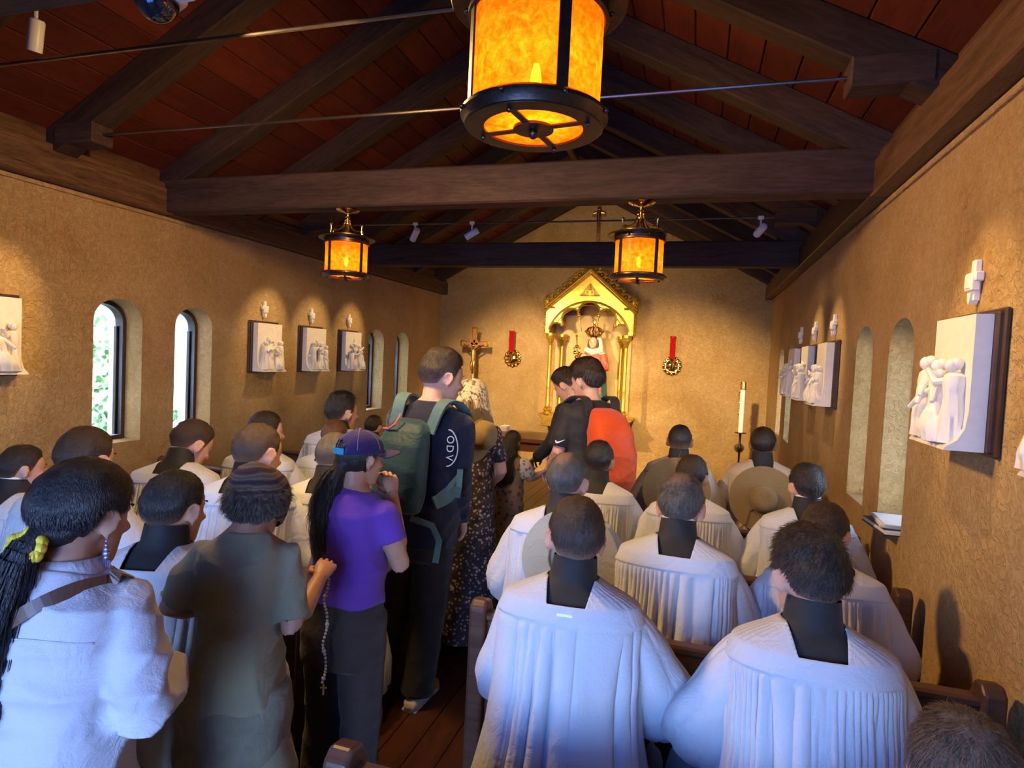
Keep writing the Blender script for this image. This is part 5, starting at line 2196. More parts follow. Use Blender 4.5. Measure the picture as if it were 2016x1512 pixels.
# right-hand block, first row
P = server('kneeling man in white surplice with wide box pleats, second pew, on the aisle', -0.332, 1.888, 1.368, 'brown', (14, -2, 0), 3, 7, gather='box', seed=3, arms=(((-.190, .06, .22), (-.07, .26, .26)), ((.285, .06, .215), (.08, .27, .25))), build=.97, hk=dict(top=.020, side=.010, fade=.75, blades=3600, blen=.016, lift=.4, nape=116, messy=.003), **NEAR)
m2 = MB()
m2.M = P.T
m2.box((0.0, -.1585, .467), (.045, .002, .010), .001)
m2.build('cloth_label', COLLARW, P.root)
server('kneeling man in finely gathered white surplice with thick dark hair, beside the right wall', 0.333, 1.815, 1.369, 'dark', (22, 0, -3), 2, 6, gather='fine', seed=5, arms=(((-.255, .05, .215), (-.08, .27, .26)), ((.215, .07, .23), (.08, .28, .27))), build=.94, hk=dict(top=.030, side=.015, fade=.55, blades=4200, blen=.026, lift=.75, nape=114, messy=.007, sweep=-.4), **NEAR)
# second row
P2a = server('kneeling grey-haired man wearing a pale round hat on his back, over white surplice', -0.531, 2.696, 1.387, 'salt', (-14, 2, 0), 0, 6, seed=7, hk=dict(top=.012, side=.010, fade=.25, blades=1500, blen=.012, bald=.55, nape=116))
server('kneeling man with thinning grey-brown hair and white collar edge, middle of the right pews', -0.035, 2.499, 1.372, 'gray', (-6, 6, 0), -2, 8, seed=9, collar='white', hk=dict(top=.018, side=.012, fade=.15, blades=2600, blen=.020, lift=.7, bald=.35, nape=118, messy=.005), detail=.8, voxel=.008)
server('kneeling man with glossy brown hair mostly hidden behind the thick-haired man', 0.499, 2.593, 1.309, 'brown', (-18, 12, 0), 0, 10, seed=11, hk=dict(top=.022, side=.016, blades=1600, blen=.024, lift=.25), detail=.8, voxel=.008)
# third row
server('kneeling man with black hair and broad black collar, below the orange backpack', -0.516, 3.535, 1.349, 'black', (-4, 0, 0), 0, 5, 'mid', seed=13, hk=dict(top=.016, side=.010, fade=.5, blades=900, blen=.014))
server('kneeling man with dark brown hair just behind the grey-brown haired man', 0.001, 3.479, 1.319, 'dark', (-10, 4, 0), 0, 6, 'mid', seed=15, hk=dict(top=.022, side=.014, blades=900, blen=.02), mat=None)
server('kneeling man with black hair and white collar edge, in front of the near right windows', 0.575, 3.442, 1.329, 'black', (16, 0, 0), 0, 6, seed=17, collar='white', hk=dict(top=.024, side=.012, fade=.4, blades=1000, blen=.024, lift=.6))
# fourth row
P4a = server('kneeling man with cropped black hair and tan hat on his back', -0.092, 4.603, 1.380, 'black', (0, 0, 0), 0, 4, 'tan', seed=19, mat=CREAM_WARMLIT, hk=dict(top=.008, side=.005, fade=.55, blades=500, blen=.008, nape=112), detail=.5)
P4b = server('kneeling man with round dark hair and domed tan hat, by the candle', 0.485, 4.776, 1.387, 'dark', (-8, 0, 0), 0, 4, 'tan', seed=21, mat=CREAM_WARMLIT, hk=dict(top=.014, side=.010, blades=600, blen=.014, nape=114), detail=.5)
wide_hat('pale khaki hat hanging behind the grey-haired man, crown hidden', P2a, SAGEHAT, 1.01, -.215, .195, 14, crown=False, side=.085)
wide_hat('tan hat hanging behind the cropped black-haired man, half hidden', P4a, TANHAT, .95, -.215, .225, 10, crown=False)
wide_hat('tan hat with rounded dome hanging behind the man by the candle', P4b, TANHAT, .92, -.23, .225, 10, crown=True, spin=2.6)
# left-hand block
server('kneeling man seen in profile at the left edge, short dark hair and white collar', -3.020, 2.094, 1.288, 'dark', (-32, 0, 0), 6, 4, seed=23, collar='white', hk=dict(top=.016, side=.009, fade=.35, blades=1200, blen=.014), detail=.7, arms=('pew', 'pew'))
server('kneeling man with short brown hair behind the woman with the ponytail', -2.466, 1.962, 1.415, 'brown', (-6, 2, 0), 12, 6, seed=25, hk=dict(top=.016, side=.012, fade=.2, blades=1600, blen=.012))
server('kneeling man with jet-black hair between the ponytail woman and the knit cap', -1.655, 1.628, 1.367, 'black', (-14, 2, 0), 14, 7, seed=27, hk=dict(top=.016, side=.011, fade=.35, blades=1800, blen=.014), **NEAR)
server('kneeling man bowing his brown head below the second left window', -2.652, 2.689, 1.394, 'brown', (-32, 22, 4), 16, 9, seed=29, collar='white', hk=dict(top=.016, side=.010, fade=.4, blades=1200, blen=.014))
server('kneeling man with cropped light brown hair above the knit cap', -1.947, 2.379, 1.439, 'light', (-22, 8, 0), 12, 8, seed=31, collar='white', hk=dict(top=.010, side=.007, fade=.35, blades=1200, blen=.009))
server('kneeling man with dark hair behind the light-haired man, near the left wall', -2.606, 3.277, 1.383, 'dark', (-38, 0, 0), 8, 4, seed=33, hk=dict(top=.018, side=.010, fade=.3, blades=800, blen=.018), detail=.5)
server('kneeling man with grey buzz cut left of the purple cap, in long white surplice', -1.736, 2.701, 1.388, 'gray', (-10, 6, 0), 10, 7, 'fair', seed=35, hem=-.42, hk=dict(top=.006, side=.004, fade=.5, blades=800, blen=.006, nape=112))
server('kneeling man with reddish brown hair between the grey buzz cut and the standing youth', -2.351, 3.664, 1.329, 'red', (-12, 4, 0), 8, 7, seed=37, hk=dict(top=.012, side=.009, fade=.2, blades=800, blen=.012), detail=.5)
server('kneeling youth with upswept black hair farthest along the left wall', -2.531, 4.034, 1.464, 'black', (-34, -2, 0), 8, 4, seed=39, hk=dict(top=.030, side=.010, fade=.45, blades=900, blen=.028, lift=.9, sweep=.5), detail=.5)
server('kneeling man with brown hair almost hidden behind the teal backpack', -2.693, 4.812, 1.255, 'brown', (-14, 0, 0), 6, 6, seed=41, hk=dict(top=.014, side=.010, blades=500, blen=.014), detail=.5)
# head coming in at the lower right corner
P = make_person('grey-brown haired person in the lower right corner, only the head in view', .455, 1.150, 1.256, 0, 'kneel', 8, (-10, 10, 0), 'pew', 'pew', 'fair', .0065)
garment(P, 'shirt', CHARC, [(t, a * .96, b * .96, c) for t, a, b, c in CASS[:-1]], (2.5, .066, .056, .046), .011, .003, 3)
garment(P, 'trousers', CHARC, [(-.12, .16, .13, -.01), (.02, .18, .135, -.01)], None, .013, .003, 4, legs=(.10, .075, .06))
shoes(P, SHOEB)
hair_cap(P, 'ash', top=.026, side=.017, blades=9000, blen=.045, lift=.35, nape=118, messy=.008, sweep=.25, seed=43, bw=.0009)

# ------------------------------------------------------------------ visitors standing in the aisle
WT = [(-.14, .185, .140, -.012), (.0, .192, .145, -.012), (.10, .178, .130, -.008), (.22, .168, .120, .0), (.34, .180, .126, -.004), (.43, .184, .122, -.018), (.475, .166, .104, -.02), (.508, .125, .086, -.019), (.530, .085, .074, -.015), (.540, .070, .066, -.014)]


def scl(prof, a, b=None, tmin=-9, add=()):
    return list(add) + [(t, rx * a, ry * (b or a), c) for t, rx, ry, c in prof if t >= tmin]


def back_pt(P, prof, x, t, off=.004, side=-1):
    rx, ry, cy = prof_at(prof, t)
    q = max(0.0, 1 - min(.98, abs(x / rx)) ** 2.4) ** (1 / 2.4)
    return P.T @ V((x, cy + side * (ry * q + off), t))


def ribbon(pts, w, th, nrm):
    """flat strap through the points; nrm = outward direction at each point"""
    mb = MB()
    rings = []
    pts = [V(p) for p in pts]
    if isinstance(nrm, list):
        p2, n2 = [], []
        for i in range(len(pts) - 1):
            q0, q1, q2, q3 = pts[max(0, i - 1)], pts[i], pts[i + 1], pts[min(len(pts) - 1, i + 2)]
            for k in range(5):
                u = k / 5
                p2.append(.5 * ((2 * q1) + (q2 - q0) * u + (2 * q0 - 5 * q1 + 4 * q2 - q3) * u * u + (3 * q1 - q0 - 3 * q2 + q3) * u ** 3))
                n2.append(V(nrm[i]).normalized().lerp(V(nrm[i + 1]).normalized(), u))
        p2.append(pts[-1])
        n2.append(V(nrm[-1]))
        pts, nrm = p2, n2
    for i, p in enumerate(pts):
        d = (pts[min(len(pts) - 1, i + 1)] - pts[max(0, i - 1)]).normalized()
        nn = V(nrm[i] if isinstance(nrm, list) else nrm)
        nn = (nn - d * nn.dot(d)).normalized()
        x = d.cross(nn)
        rings.append([p + x * w / 2 - nn * th / 2, p + x * w / 2 + nn * th / 2, p - x * w / 2 + nn * th / 2, p - x * w / 2 - nn * th / 2])
    mb.loft(rings)
    return mb


# --- woman in the white blouse, near left
P = make_person('standing woman in white blouse with long black ponytail and yellow hair tie', -1.27, 1.00, 1.535, 14, 'stand', 5, (-12, 5, 0), ((-.23, -.03, .215), (-.16, .18, .22)), ((.225, -.03, .215), (.15, .18, .21)), 'mid', .0065, fem=True, hairpad=.024, hs=1.20, neck=-.01)
BL = scl(WT, 1.03, 1.12, -.09, [(-.13, .20, .15, -.012)])
blo = garment(P, 'blouse', BLOUSE, BL, (2.72, .070, .074, .074), .008, .011, 11, hang=.0)
from mathutils.bvhtree import BVHTree


def skin_on(ob, p, d, off):
    """the point where a ray from outside meets the cloth, lifted a little off it"""
    bv = BVHTree.FromPolygons([v.co.copy() for v in ob.data.vertices], [tuple(f.vertices) for f in ob.data.polygons])
    out = []
    for q in p:
        h = bv.ray_cast(V(q) - V(d) * .6, V(d))
        out.append(h[0] - V(d) * off if h[0] is not None else V(q))
    return out


bd = (P.T.to_3x3() @ V((0, 1, 0))).normalized()
mb = MB()
mb.tube(skin_on(blo, [P.T @ V((-.14 + .28 * k / 30, 0, .385 + .018 * (1 - ((-.14 + .28 * k / 30) / .17) ** 2))) for k in range(31)], bd, .0005), .0026, 6)
mb.build('seams', BLOUSE, P.root, True)
mb = MB()
rings = [superring(-.012, .088 - .010 * k, .082 - .008 * k, 30, P.T @ Matrix.Translation((0, 0, .522 + .017 * k)), 2.2) for k in range(3)]
mb.loft(rings, False, False)
o = mb.build('collar', BLOUSE, P.root, True)
md = o.modifiers.new('c', 'SOLIDIFY')
md.thickness = .005
SKIRT = mat_cloth('pale_rose_skirt', (.62, .56, .56), .03)
garment(P, 'skirt', SKIRT, [(-.80, .30, .27, -.01), (-.5, .25, .22, -.01), (-.2, .205, .165, -.012), (-.05, .185, .14, -.012), (.02, .16, .12, -.008)], None, .013, .006, 12, hang=.02)
shoes(P, SHOEB)
hair_cap(P, 'black', top=.022, side=.019, nape=110, front=62, ear=97, temple=84, blades=5600, blen=.026, lift=.10, messy=.003, seed=51)
hb = P.H @ V((0, -.125, -.045))
tr = tress(P, 'ponytail', 'black', [P.H @ V((0, -.035, .01)), P.H @ V((0, -.075, -.022)), hb, hb + V((-.015, -.030, -.05)), hb + V((-.045, -.040, -.16)), hb + V((-.07, -.035, -.30)), hb + V((-.08, -.02, -.45)), hb + V((-.085, .0, -.58))], [.074, .054, .025, .036, .048, .048, .040, .012], 18, 2600, .16, .8, 52, skip=9)
YEL = mat_plain('yellow_scrunchie', (.70, .52, .03), .6, 0, .35, 60)
mb = MB()
for k in range(18):
    a = k * 2 * PI / 18
    mb.ell(hb + V((-.006, -.010, -.012)) + V((.030 * math.cos(a), .016 * math.sin(a), .022 * math.sin(a) + .004 * math.sin(5 * a))), (.013, .012, .015), 8, 6)
mb.build('scrunchie', YEL, P.root, True)
EARM = mat_plain('silver_blue_earring', (.30, .28, .42), .25, .6, .3, 300)
for sx in (-1, 1):
    mb = MB()
    e = P.H @ V((sx * .084, -.012, -.044))
    for k, q in ((0, .003), (1, .004), (2, .0055), (3, .007), (4, .005)):
        mb.ell(e + V((0, 0, -.009 * k - .004)), q, 8, 6)
    for k in range(5):
        mb.tube([e + V((-.008 + .004 * k, 0, -.045)), e + V((-.010 + .005 * k, 0, -.062))], .0018, 5)
    mb.build('earring', EARM, P.root)
bag = empty('shoulder_bag', (0, 0, 0))
bag.matrix_world = P.root.matrix_basis
tag(bag, 'brown leather cross-body bag strap over the white blouse', 'bag')
path = [(.118, .508, -1), (.085, .505, -1), (.03, .475, -1), (-.05, .415, -1), (-.12, .345, -1), (-.17, .27, -1)]
pts, nn = [], []
fr = back_pt(P, BL, .125, .45, .006, 1)
pts += [back_pt(P, BL, .06, .33, .008, 1), fr, P.T @ V((.128, -.015, .522))]
nn += [V((0, 1, 0)), V((.2, .8, .6)), V((.1, 0, 1))]
for x, t, sd in path:
    pts.append(back_pt(P, BL, x, t, .006, sd))
    nn.append(V((x * 2, -1, .25)))
pts[3:] = skin_on(blo, pts[3:], bd, .005)
pts.append(P.T @ V((-.215, -.02, .12)))
nn.append(V((-1, -.2, 0)))
ribbon(pts, .028, .004, nn).build('strap', LEATHER, bag)
mb = MB()
mb.box(P.T @ V((-.235, .02, .0)), (.06, .22, .17), .015)
mb.build('pouch', LEATHER, bag, True)

# --- woman in the striped knit cap
P = make_person('small standing woman in olive tunic and brown striped knit cap, grey curls', -1.275, 1.56, 1.437, 20, 'stand', 8, (-22, 10, 4), ((-.235, -.02, .255), (-.16, .16, .22)), ((.185, -.03, .20), (.215, .19, .33)), 'mid', .008, fem=True, hairpad=.03, hs=1.15, neck=-.05, build=.88)
OT = scl(WT, .88, 1.16, -.05, [(-.66, .235, .20, -.01), (-.48, .225, .19, -.01), (-.3, .205, .175, -.01), (-.15, .185, .16, -.01)])
garment(P, 'tunic', OLIVE, OT, (.90, .062, .070, .072), .009, .009, 21, hang=.05)
OLS = mat_cloth('olive_striped_trouser', (.20, .19, .135), .25, .9, 150, scale=12)
garment(P, 'trousers', OLS, [(-.30, .17, .14, -.01), (-.05, .19, .15, -.01), (.02, .16, .12, -.01)], None, .012, .005, 22, legs=(.10, .095, .10))
shoes(P, SHOEB)
hair_cap(P, 'salt', top=.008, side=.030, nape=132, ear=116, blades=5200, blen=.024, lift=1.5, messy=.012, seed=55, bw=.0013)
KNIT, nt_, b_ = newmat('striped_brown_knit')
v_ = coords(nt_, (1, 1, 1))
w_ = nt_.nodes.new('ShaderNodeTexWave')
w_.bands_direction = 'Z'
w_.inputs['Scale'].default_value = 11
w_.inputs['Distortion'].default_value = 3.0
w_.inputs['Detail'].default_value = 2
nt_.links.new(v_, w_.inputs[0])
nt_.links.new(ramp(nt_, w_.outputs[0], [(.1, (.045, .026, .026)), (.35, (.075, .05, .045)), (.6, (.15, .11, .08)), (.8, (.19, .13, .105)), (.95, (.11, .085, .055))]), b_.inputs['Base Color'])
b_.inputs['Roughness'].default_value = .95
bump(nt_, b_, nz(nt_, v_, 220, 2), .6, .004)
mb = MB()
M_ = P.H @ Matrix.Scale(P.s * P.Hs, 4) @ Matrix.Rotation(-.30, 4, 'X')
rings = []
n = 48
for i, (z, r, ry, y) in enumerate(((-.030, .094, .112, -.018), (-.018, .100, .120, -.020), (.004, .103, .126, -.024), (.035, .104, .132, -.030), (.070, .100, .130, -.036), (.100, .088, .115, -.040), (.125, .066, .085, -.042), (.138, .036, .045, -.042), (.142, .008, .010, -.042))):
    rings.append([M_ @ V((r * math.cos(2 * PI * k / n) * (1 + .012 * math.sin(9 * 2 * PI * k / n + i)), y + ry * math.sin(2 * PI * k / n) * (1 + .012 * math.sin(7 * 2 * PI * k / n + 2 * i)), z + .004 * math.sin(3 * 2 * PI * k / n + i))) for k in range(n)])
mb.loft(rings, False, True)
mb.build('knit_cap', KNIT, P.root, 'all')
ros = empty('rosary', (0, 0, 0))
ros.matrix_world = P.root.matrix_basis
tag(ros, 'beaded rosary hanging from the hand of the woman in the knit cap', 'rosary')
mb = MB()
w, d = P.hand_d[1]
st_ = w + d * .07 + V((.0, .0, -.02))
random.seed(5)
for k in range(34):
    mb.ell(st_ + V((.006 * math.sin(k * .5), .004 * math.cos(k), -.012 * k)), .0050 if k % 8 else .0075, 8, 6)
mb.build('beads', mat_plain('pearly_beads', (.40, .33, .27), .25, 0, .3, 80), ros, True)
mb = MB()
e = st_ + V((.0, 0, -.42))
mb.box(e, (.006, .005, .04), .001)
mb.box(e + V((0, 0, .006)), (.022, .005, .006), .001)
mb.build('cross', BRASS, ros)

# --- woman in the purple cap
P = make_person('standing woman in purple t-shirt and purple baseball cap, hands to her face', -1.205, 2.046, 1.515, -8, 'stand', 4, (-22, 4, 0), 'face', ((.225, .06, .225), (.075, .165, .50)), 'mid', .007, fem=True, hairpad=.02, hs=1.10)
PT = scl(WT, 1.0, 1.04, .15, [(.06, .183, .135, -.008)])
garment(P, 't_shirt', PURPLE, PT, (.52, .068, .066, .066), .008, .007, 31)
garment(P, 'trousers', BROWNT, [(-.20, .16, .13, -.012), (-.06, .185, .14, -.012), (.06, .172, .125, -.008), (.12, .165, .12, -.004)], None, .011, .004, 32, legs=(.112, .088, .085))
shoes(P, SHOEB)
hair_cap(P, 'black', top=.008, side=.012, nape=126, ear=104, blades=800, blen=.03, lift=.2, seed=57)
hb = P.H @ V((0, -.105, -.05))
tress(P, 'ponytail', 'black', [P.H @ V((0, -.035, .0)), P.H @ V((0, -.075, -.022)), hb, hb + V((-.02, -.03, -.06)), hb + V((-.035, -.035, -.17)), hb + V((-.03, -.025, -.30)), hb + V((-.02, -.01, -.42))], [.074, .056, .028, .045, .050, .040, .010], 16, 1400, .12, .9, 58, skip=8)
CAPM = mat_cloth('purple_cap_cotton', (.030, .016, .085), .18, .8, 220, scale=22)
M_ = P.H @ Matrix.Scale(P.s * P.Hs, 4) @ Matrix.Rotation(.12, 4, 'X')
vs, fs = [], []
nu_, nv_ = 48, 14
for i in range(nv_ + 1):
    t = PI / 2 * i / nv_
    for j in range(nu_):
        a = 2 * PI * j / nu_
        seam = 1 - .012 * math.exp(-((math.sin(3 * a)) / .10) ** 2)
        vs.append(M_ @ V((.090 * math.cos(t) ** .8 * math.cos(a) * seam, -.016 + .112 * math.cos(t) ** .8 * math.sin(a) * seam, .030 + .098 * math.sin(t))))
for i in range(nv_):
    for j in range(nu_):
        k = (j + 1) % nu_
        a = 2 * PI * (j + .5) / nu_ - 3 * PI / 2
        zz = i / nv_
        if abs(a) < .52 and zz < .40 * math.sqrt(max(0, 1 - (a / .52) ** 2)):
            continue
        fs.append((i * nu_ + j, i * nu_ + k, (i + 1) * nu_ + k, (i + 1) * nu_ + j))
mb = MB()
mb.add(vs, fs)
cp = mb.build('baseball_cap', CAPM, P.root, 'all')
md = cp.modifiers.new('c', 'SOLIDIFY')
md.thickness = .003
rings = []
for j in range(17):
    u = -1 + 2 * j / 16
    a = PI / 2 - u * 1.15
    x, y = .090 * math.cos(a), -.016 + .112 * math.sin(a)
    L_ = .082 * math.sqrt(max(.02, 1 - u * u * .92))
    ring = []
    for zt_ in (0, .004):
        for q in (0, .5, 1):
            ring.append((x * (1 + .18 * q), y + L_ * q + .002, .034 + zt_ - .016 * u * u - .010 * q))
    rings.append([M_ @ V(ring[k]) for k in (0, 1, 2, 5, 4, 3)])
mb = MB()
mb.loft(rings)
mb.build('cap_brim', CAPM, cp, True)
mb = MB()
rings = []
for k in range(9):
    a = -PI / 2 + (-.50 + 1.0 * k / 8)
    rings.append([M_ @ V((.0915 * math.cos(a) * r_, -.016 + .1135 * math.sin(a) * r_, z)) for r_, z in ((1, .030), (1.03, .030), (1.03, .056), (1, .056))])
mb.loft(rings)
mb.build('cap_strap', mat_plain('turquoise_strap', (.03, .33, .52), .5, 0, .05), cp)
mb = MB()
mb.ell(M_ @ V((0, -.016, .129)), .007, 8, 6)
for k in range(3):
    a = k * PI / 3 + PI / 6
    mb.tube([M_ @ V((.0905 * math.cos(t) ** .8 * math.cos(a) * sg, -.016 + .1125 * math.cos(t) ** .8 * math.sin(a) * sg, .030 + .0985 * math.sin(t))) for t, sg in [(PI / 2 * i / 8, 1) for i in range(1, 8)] + [(PI / 2, 1)] + [(PI / 2 * i / 8, -1) for i in range(7, 0, -1)]], .0016, 5)
mb.build('cap_stitching', mat_plain('grey_stitch', (.16, .12, .26), .7), cp)

# --- tall man with the teal backpack
P = make_person('tall standing man in navy sweatshirt looking right, carrying a teal backpack', -1.262, 2.915, 1.826, -4, 'stand', 2, (-38, 6, -2), ((-.205, -.03, .20), (-.20, .05, -.03)), ((.195, .0, .20), (.16, .13, -.02)), 'fair', .007)
P.root.rotation_euler[1] = math.radians(4.5)
P.root.location.x -= .135
NV = scl(WT, 1.06, 1.12, -.10, [(-.13, .205, .16, -.012)])
NV[-1] = (.543, .076, .07, -.014)
garment(P, 'sweatshirt', NAVY, NV, (2.95, .068, .060, .05), .009, .008, 41)
garment(P, 'trousers', CHARC, [(-.20, .165, .14, -.012), (-.06, .19, .15, -.012), (.03, .17, .125, -.008)], None, .011, .005, 42, legs=(.112, .092, .085))
shoes(P, SHOEW)
hair_cap(P, 'dark', top=.026, side=.009, fade=.65, blades=1900, blen=.020, lift=.5, nape=116, seed=61, messy=.003)


def backpack(P, name, label, mat, strap, prof, h=.50, w=.30, dz=.0, dep=.20, seed=1, loose=True, hood=None):
    root = empty(name, (0, 0, 0))
    root.matrix_world = P.root.matrix_basis
    tag(root, label, 'backpack')
    mb = MB()
    s = P.s
    top = .475 + dz
    cx = -.01
    rings = []
    for (u, wf, df, b) in ((0, .55, .45, .01), (.04, .86, .8, 0), (.18, 1.0, 1.0, 0), (.5, 1.02, 1.02, 0), (.75, .94, .86, 0), (.90, .80, .62, 0), (.97, .62, .42, .005), (1.0, .40, .22, .01)):
        t = top - h / s * (1 - u)
        yb = -.135 - dep / s * df * .5 - .01
        rings.append(superring(yb - .0, w / s * .5 * wf, dep / s * .5 * df, 36, P.T @ Matrix.Translation((cx, 0, t)), 3.0))
    mb.loft(rings)
    me = remeshed(mb, .008, 3, .5)
    wrinkle(me, .005, seed, 11, 11)
    me.materials.clear()
    link('pack_body', me, mat, root, 'all')
    for sx in (-1, 1):
        pts = [P.T @ V((sx * .09 + cx, -.165, top - .05)), P.T @ V((sx * .105, -.13, .535)), P.T @ V((sx * .12, -.03, .553)), P.T @ V((sx * .135, .07, .50)), P.T @ V((sx * .15, .125, .40)), P.T @ V((sx * .175, .09, .27)), P.T @ V((sx * .185, -.06, .14)), P.T @ V((sx * .15, -.165, .10))]
        nn = [V((0, -.5, 1)), V((0, -.3, 1)), V((0, 0, 1)), V((0, .7, .7)), V((0, 1, 0)), V((sx, .5, 0)), V((sx, -.4, 0)), V((0, -1, 0))]
        ribbon(pts, .062, .012, nn).build('shoulder_strap', strap, root, True)
    if loose:
        mb = ribbon([P.T @ V((.14, -.16, .11)), P.T @ V((.19, -.13, .17)), P.T @ V((.225, -.085, .24))], .022, .004, V((.6, -1, 0)))
        mb2 = ribbon([P.T @ V((.225, -.10, .26)), P.T @ V((.232, -.105, .18)), P.T @ V((.228, -.10, .13))], .028, .004, V((.6, -1, 0)))
        mb.build('side_strap', strap, root)
        mb2.build('strap_end', strap, root)
        mb = ribbon([P.T @ V((.08, -.24, .03)), P.T @ V((.17, -.20, .01)), P.T @ V((.20, -.17, -.06)), P.T @ V((.195, -.17, -.16))], .030, .004, V((.5, -1, 0)))
        mb.build('waist_strap', strap, root)
        mb = MB()
        mb.tube([P.T @ V((-.115, -.235, .40)), P.T @ V((-.075, -.255, .405)), P.T @ V((-.045, -.262, .43)), P.T @ V((-.035, -.235, .475))], .005, 6)
        mb.build('cord', mat_plain('pink_cord', (.55, .10, .11), .5), root, True)
    else:
        pass
    return root


backpack(P, 'backpack', 'teal hiking backpack with grey-teal straps on the tall man', TEAL, TEALL, NV, .45, .27, -.02, .18, 43)
mb = MB()
EM = mat_plain('white_print', (.72, .74, .74), .7, 0, .02)
ctr = (.155, .345)
arc_ = [(ctr[0] + .028 * math.sin(math.radians(a)) * 1.0, ctr[1] + .085 * math.cos(math.radians(a))) for a in range(-5, 186, 10)]
mb.tube([back_pt(P, NV, x, t, .007) for x, t in arc_], .0035, 5)
emb = mb.build('emblem_ring', EM, P.root)
for k, ch in enumerate('ODV'):
    c = back_pt(P, NV, .160, .385 - .042 * k, .007)
    nrm = (P.T.to_3x3() @ V((.55, -1, 0))).normalized()
    up = V((0, 0, 1))
    X_ = -up
    Y_ = nrm.cross(X_).normalized()
    Mx = Matrix((( X_.x, Y_.x, nrm.x, c.x), (X_.y, Y_.y, nrm.y, c.y), (X_.z, Y_.z, nrm.z, c.z), (0, 0, 0, 1)))
    link('emblem_letter', text_mesh(ch, .050, .003, Mx), EM, emb)

# --- person in grey-blue jeans hidden in front of the tall man
P = make_person('standing person in grey-blue jeans hidden in front of the tall man, legs showing', -1.62, 3.95, 1.60, 10, 'stand', 2, (0, 0, 0), 'down', 'down', 'fair', .010)
garment(P, 'sweater', NAVY, scl(WT, 1.08), (2.9, .07, .06, .05), .012, .004, 45)
garment(P, 'jeans', DENIM, [(-.20, .165, .14, -.012), (-.06, .19, .15, -.012), (.03, .17, .125, -.008)], None, .012, .005, 46, legs=(.112, .10, .11))
shoes(P, SHOEW)
hair_cap(P, 'brown', blades=300, seed=63)

# --- woman in the lace veil and floral dress
P = make_person('standing woman in white lace veil and dark floral dress', -1.341, 3.615, 1.668, 14, 'stand', 2, (-4, 6, 0), ((-.22, -.02, .20), (-.16, .17, .18)), ((.215, -.02, .20), (.15, .16, .10)), 'fair', .009, fem=True, hairpad=.03)
FD = scl(WT, .98, 1.0, .0, [(-.86, .27, .22, -.02), (-.6, .235, .20, -.02), (-.3, .215, .175, -.02), (-.1, .195, .15, -.015)])
garment(P, 'dress', FLORAL1, FD, (.75, .064, .062, .06), .010, .007, 51, hang=.0)
shoes(P, SHOEB)
hair_cap(P, 'curl', top=.022, side=.020, nape=124, ear=112, temple=92, blades=1200, blen=.05, lift=.25, seed=65)
hc = P.H @ V((0, -.085, -.01))
tress(P, 'long_hair', 'curl', [hc + V((0, .0, .02)), hc + V((0, -.020, -.07)), hc + V((0, -.03, -.15)), hc + V((0, -.02, -.24)), hc + V((0, -.01, -.30))], [.06, .085, .095, .085, .03], 20, 1300, .12, .42, 66, wave=1.5)
LACE, nt_, b_ = newmat('white_lace')
v_ = coords(nt_)
vo = nt_.nodes.new('ShaderNodeTexVoronoi')
vo.inputs['Scale'].default_value = 46
nt_.links.new(v_, vo.inputs[0])
nn_ = nz(nt_, v_, 20, 4, .65, 1.4)
mm = nt_.nodes.new('ShaderNodeMath')
mm.operation = 'MULTIPLY_ADD'
nt_.links.new(vo.outputs[0], mm.inputs[0])
mm.inputs[1].default_value = .35
nt_.links.new(nn_, mm.inputs[2])
al = ramp(nt_, mm.outputs[0], [(.50, (.18, .18, .18)), (.60, (.20, .20, .20)), (.66, (.85, .85, .85))])
b_.inputs['Base Color'].default_value = (.62, .55, .45, 1)
b_.inputs['Roughness'].default_value = .9
nt_.links.new(al, b_.inputs['Alpha'])
mb = MB()
M_ = P.H @ Matrix.Scale(P.s * P.Hs, 4)
rings = []
n = 60
for i, (z, r, ry, y, af) in enumerate(((.146, .012, .015, -.02, 1), (.138, .048, .06, -.02, 1), (.112, .082, .104, -.02, 1), (.07, .103, .128, -.022, 1), (.02, .112, .138, -.028, 1), (-.05, .128, .145, -.036, 1), (-.12, .148, .150, -.042, 1), (-.19, .165, .152, -.045, 1), (-.24, .172, .150, -.045, 1))):
    ring = []
    for k in range(n):
        a = PI / 2 + .62 + (2 * PI - 1.24) * k / (n - 1)
        f = 1 + (.05 * math.sin(11 * a) + .03 * math.sin(17 * a + 1)) * smooth(.10, -.15, z)
        ring.append(M_ @ V((r * f * math.cos(a), y + ry * f * math.sin(a), z - .01 * math.sin(6 * a) * (z < -.2))))
    rings.append(ring)
mb.loft(rings, False, False, closed=False)
mb.build('lace_veil', LACE, P.root, 'all')
P.root.update_tag() if False else None
wide_hat('tan hat hanging edgewise on the back of the woman in the lace veil', P, TANHAT, 1.34, -.19, .160, 0, crown=True, side=.075, yaw=62)
bg = empty('cloth_bag', (0, 0, 0))
bg.matrix_world = P.root.matrix_basis
tag(bg, 'cream cloth bag at the left side of the lace-veiled woman', 'bag')
mb = MB()
mb.lathe([(0, -.13), (.05, -.13), (.062, -.09), (.055, -.02), (.035, .05), (.016, .12), (.012, .19), (0, .19)], 20)
me = remeshed(mb, .008, 2)
wrinkle(me, .008, 8, 20, 16)
me.transform(Matrix.Translation((-.13, -.19, 1.17)) @ Matrix.Scale(.8, 4, (0, 1, 0)))
me.materials.clear()
link('pouch', me, CREAM_WARMLIT, bg, 'all')
ribbon([(-.13, -.19, 1.33), (-.12, -.15, 1.42), (-.11, -.03, 1.47)], .018, .004, V((0, -1, .4))).build('strap', CREAM_WARMLIT, bg)

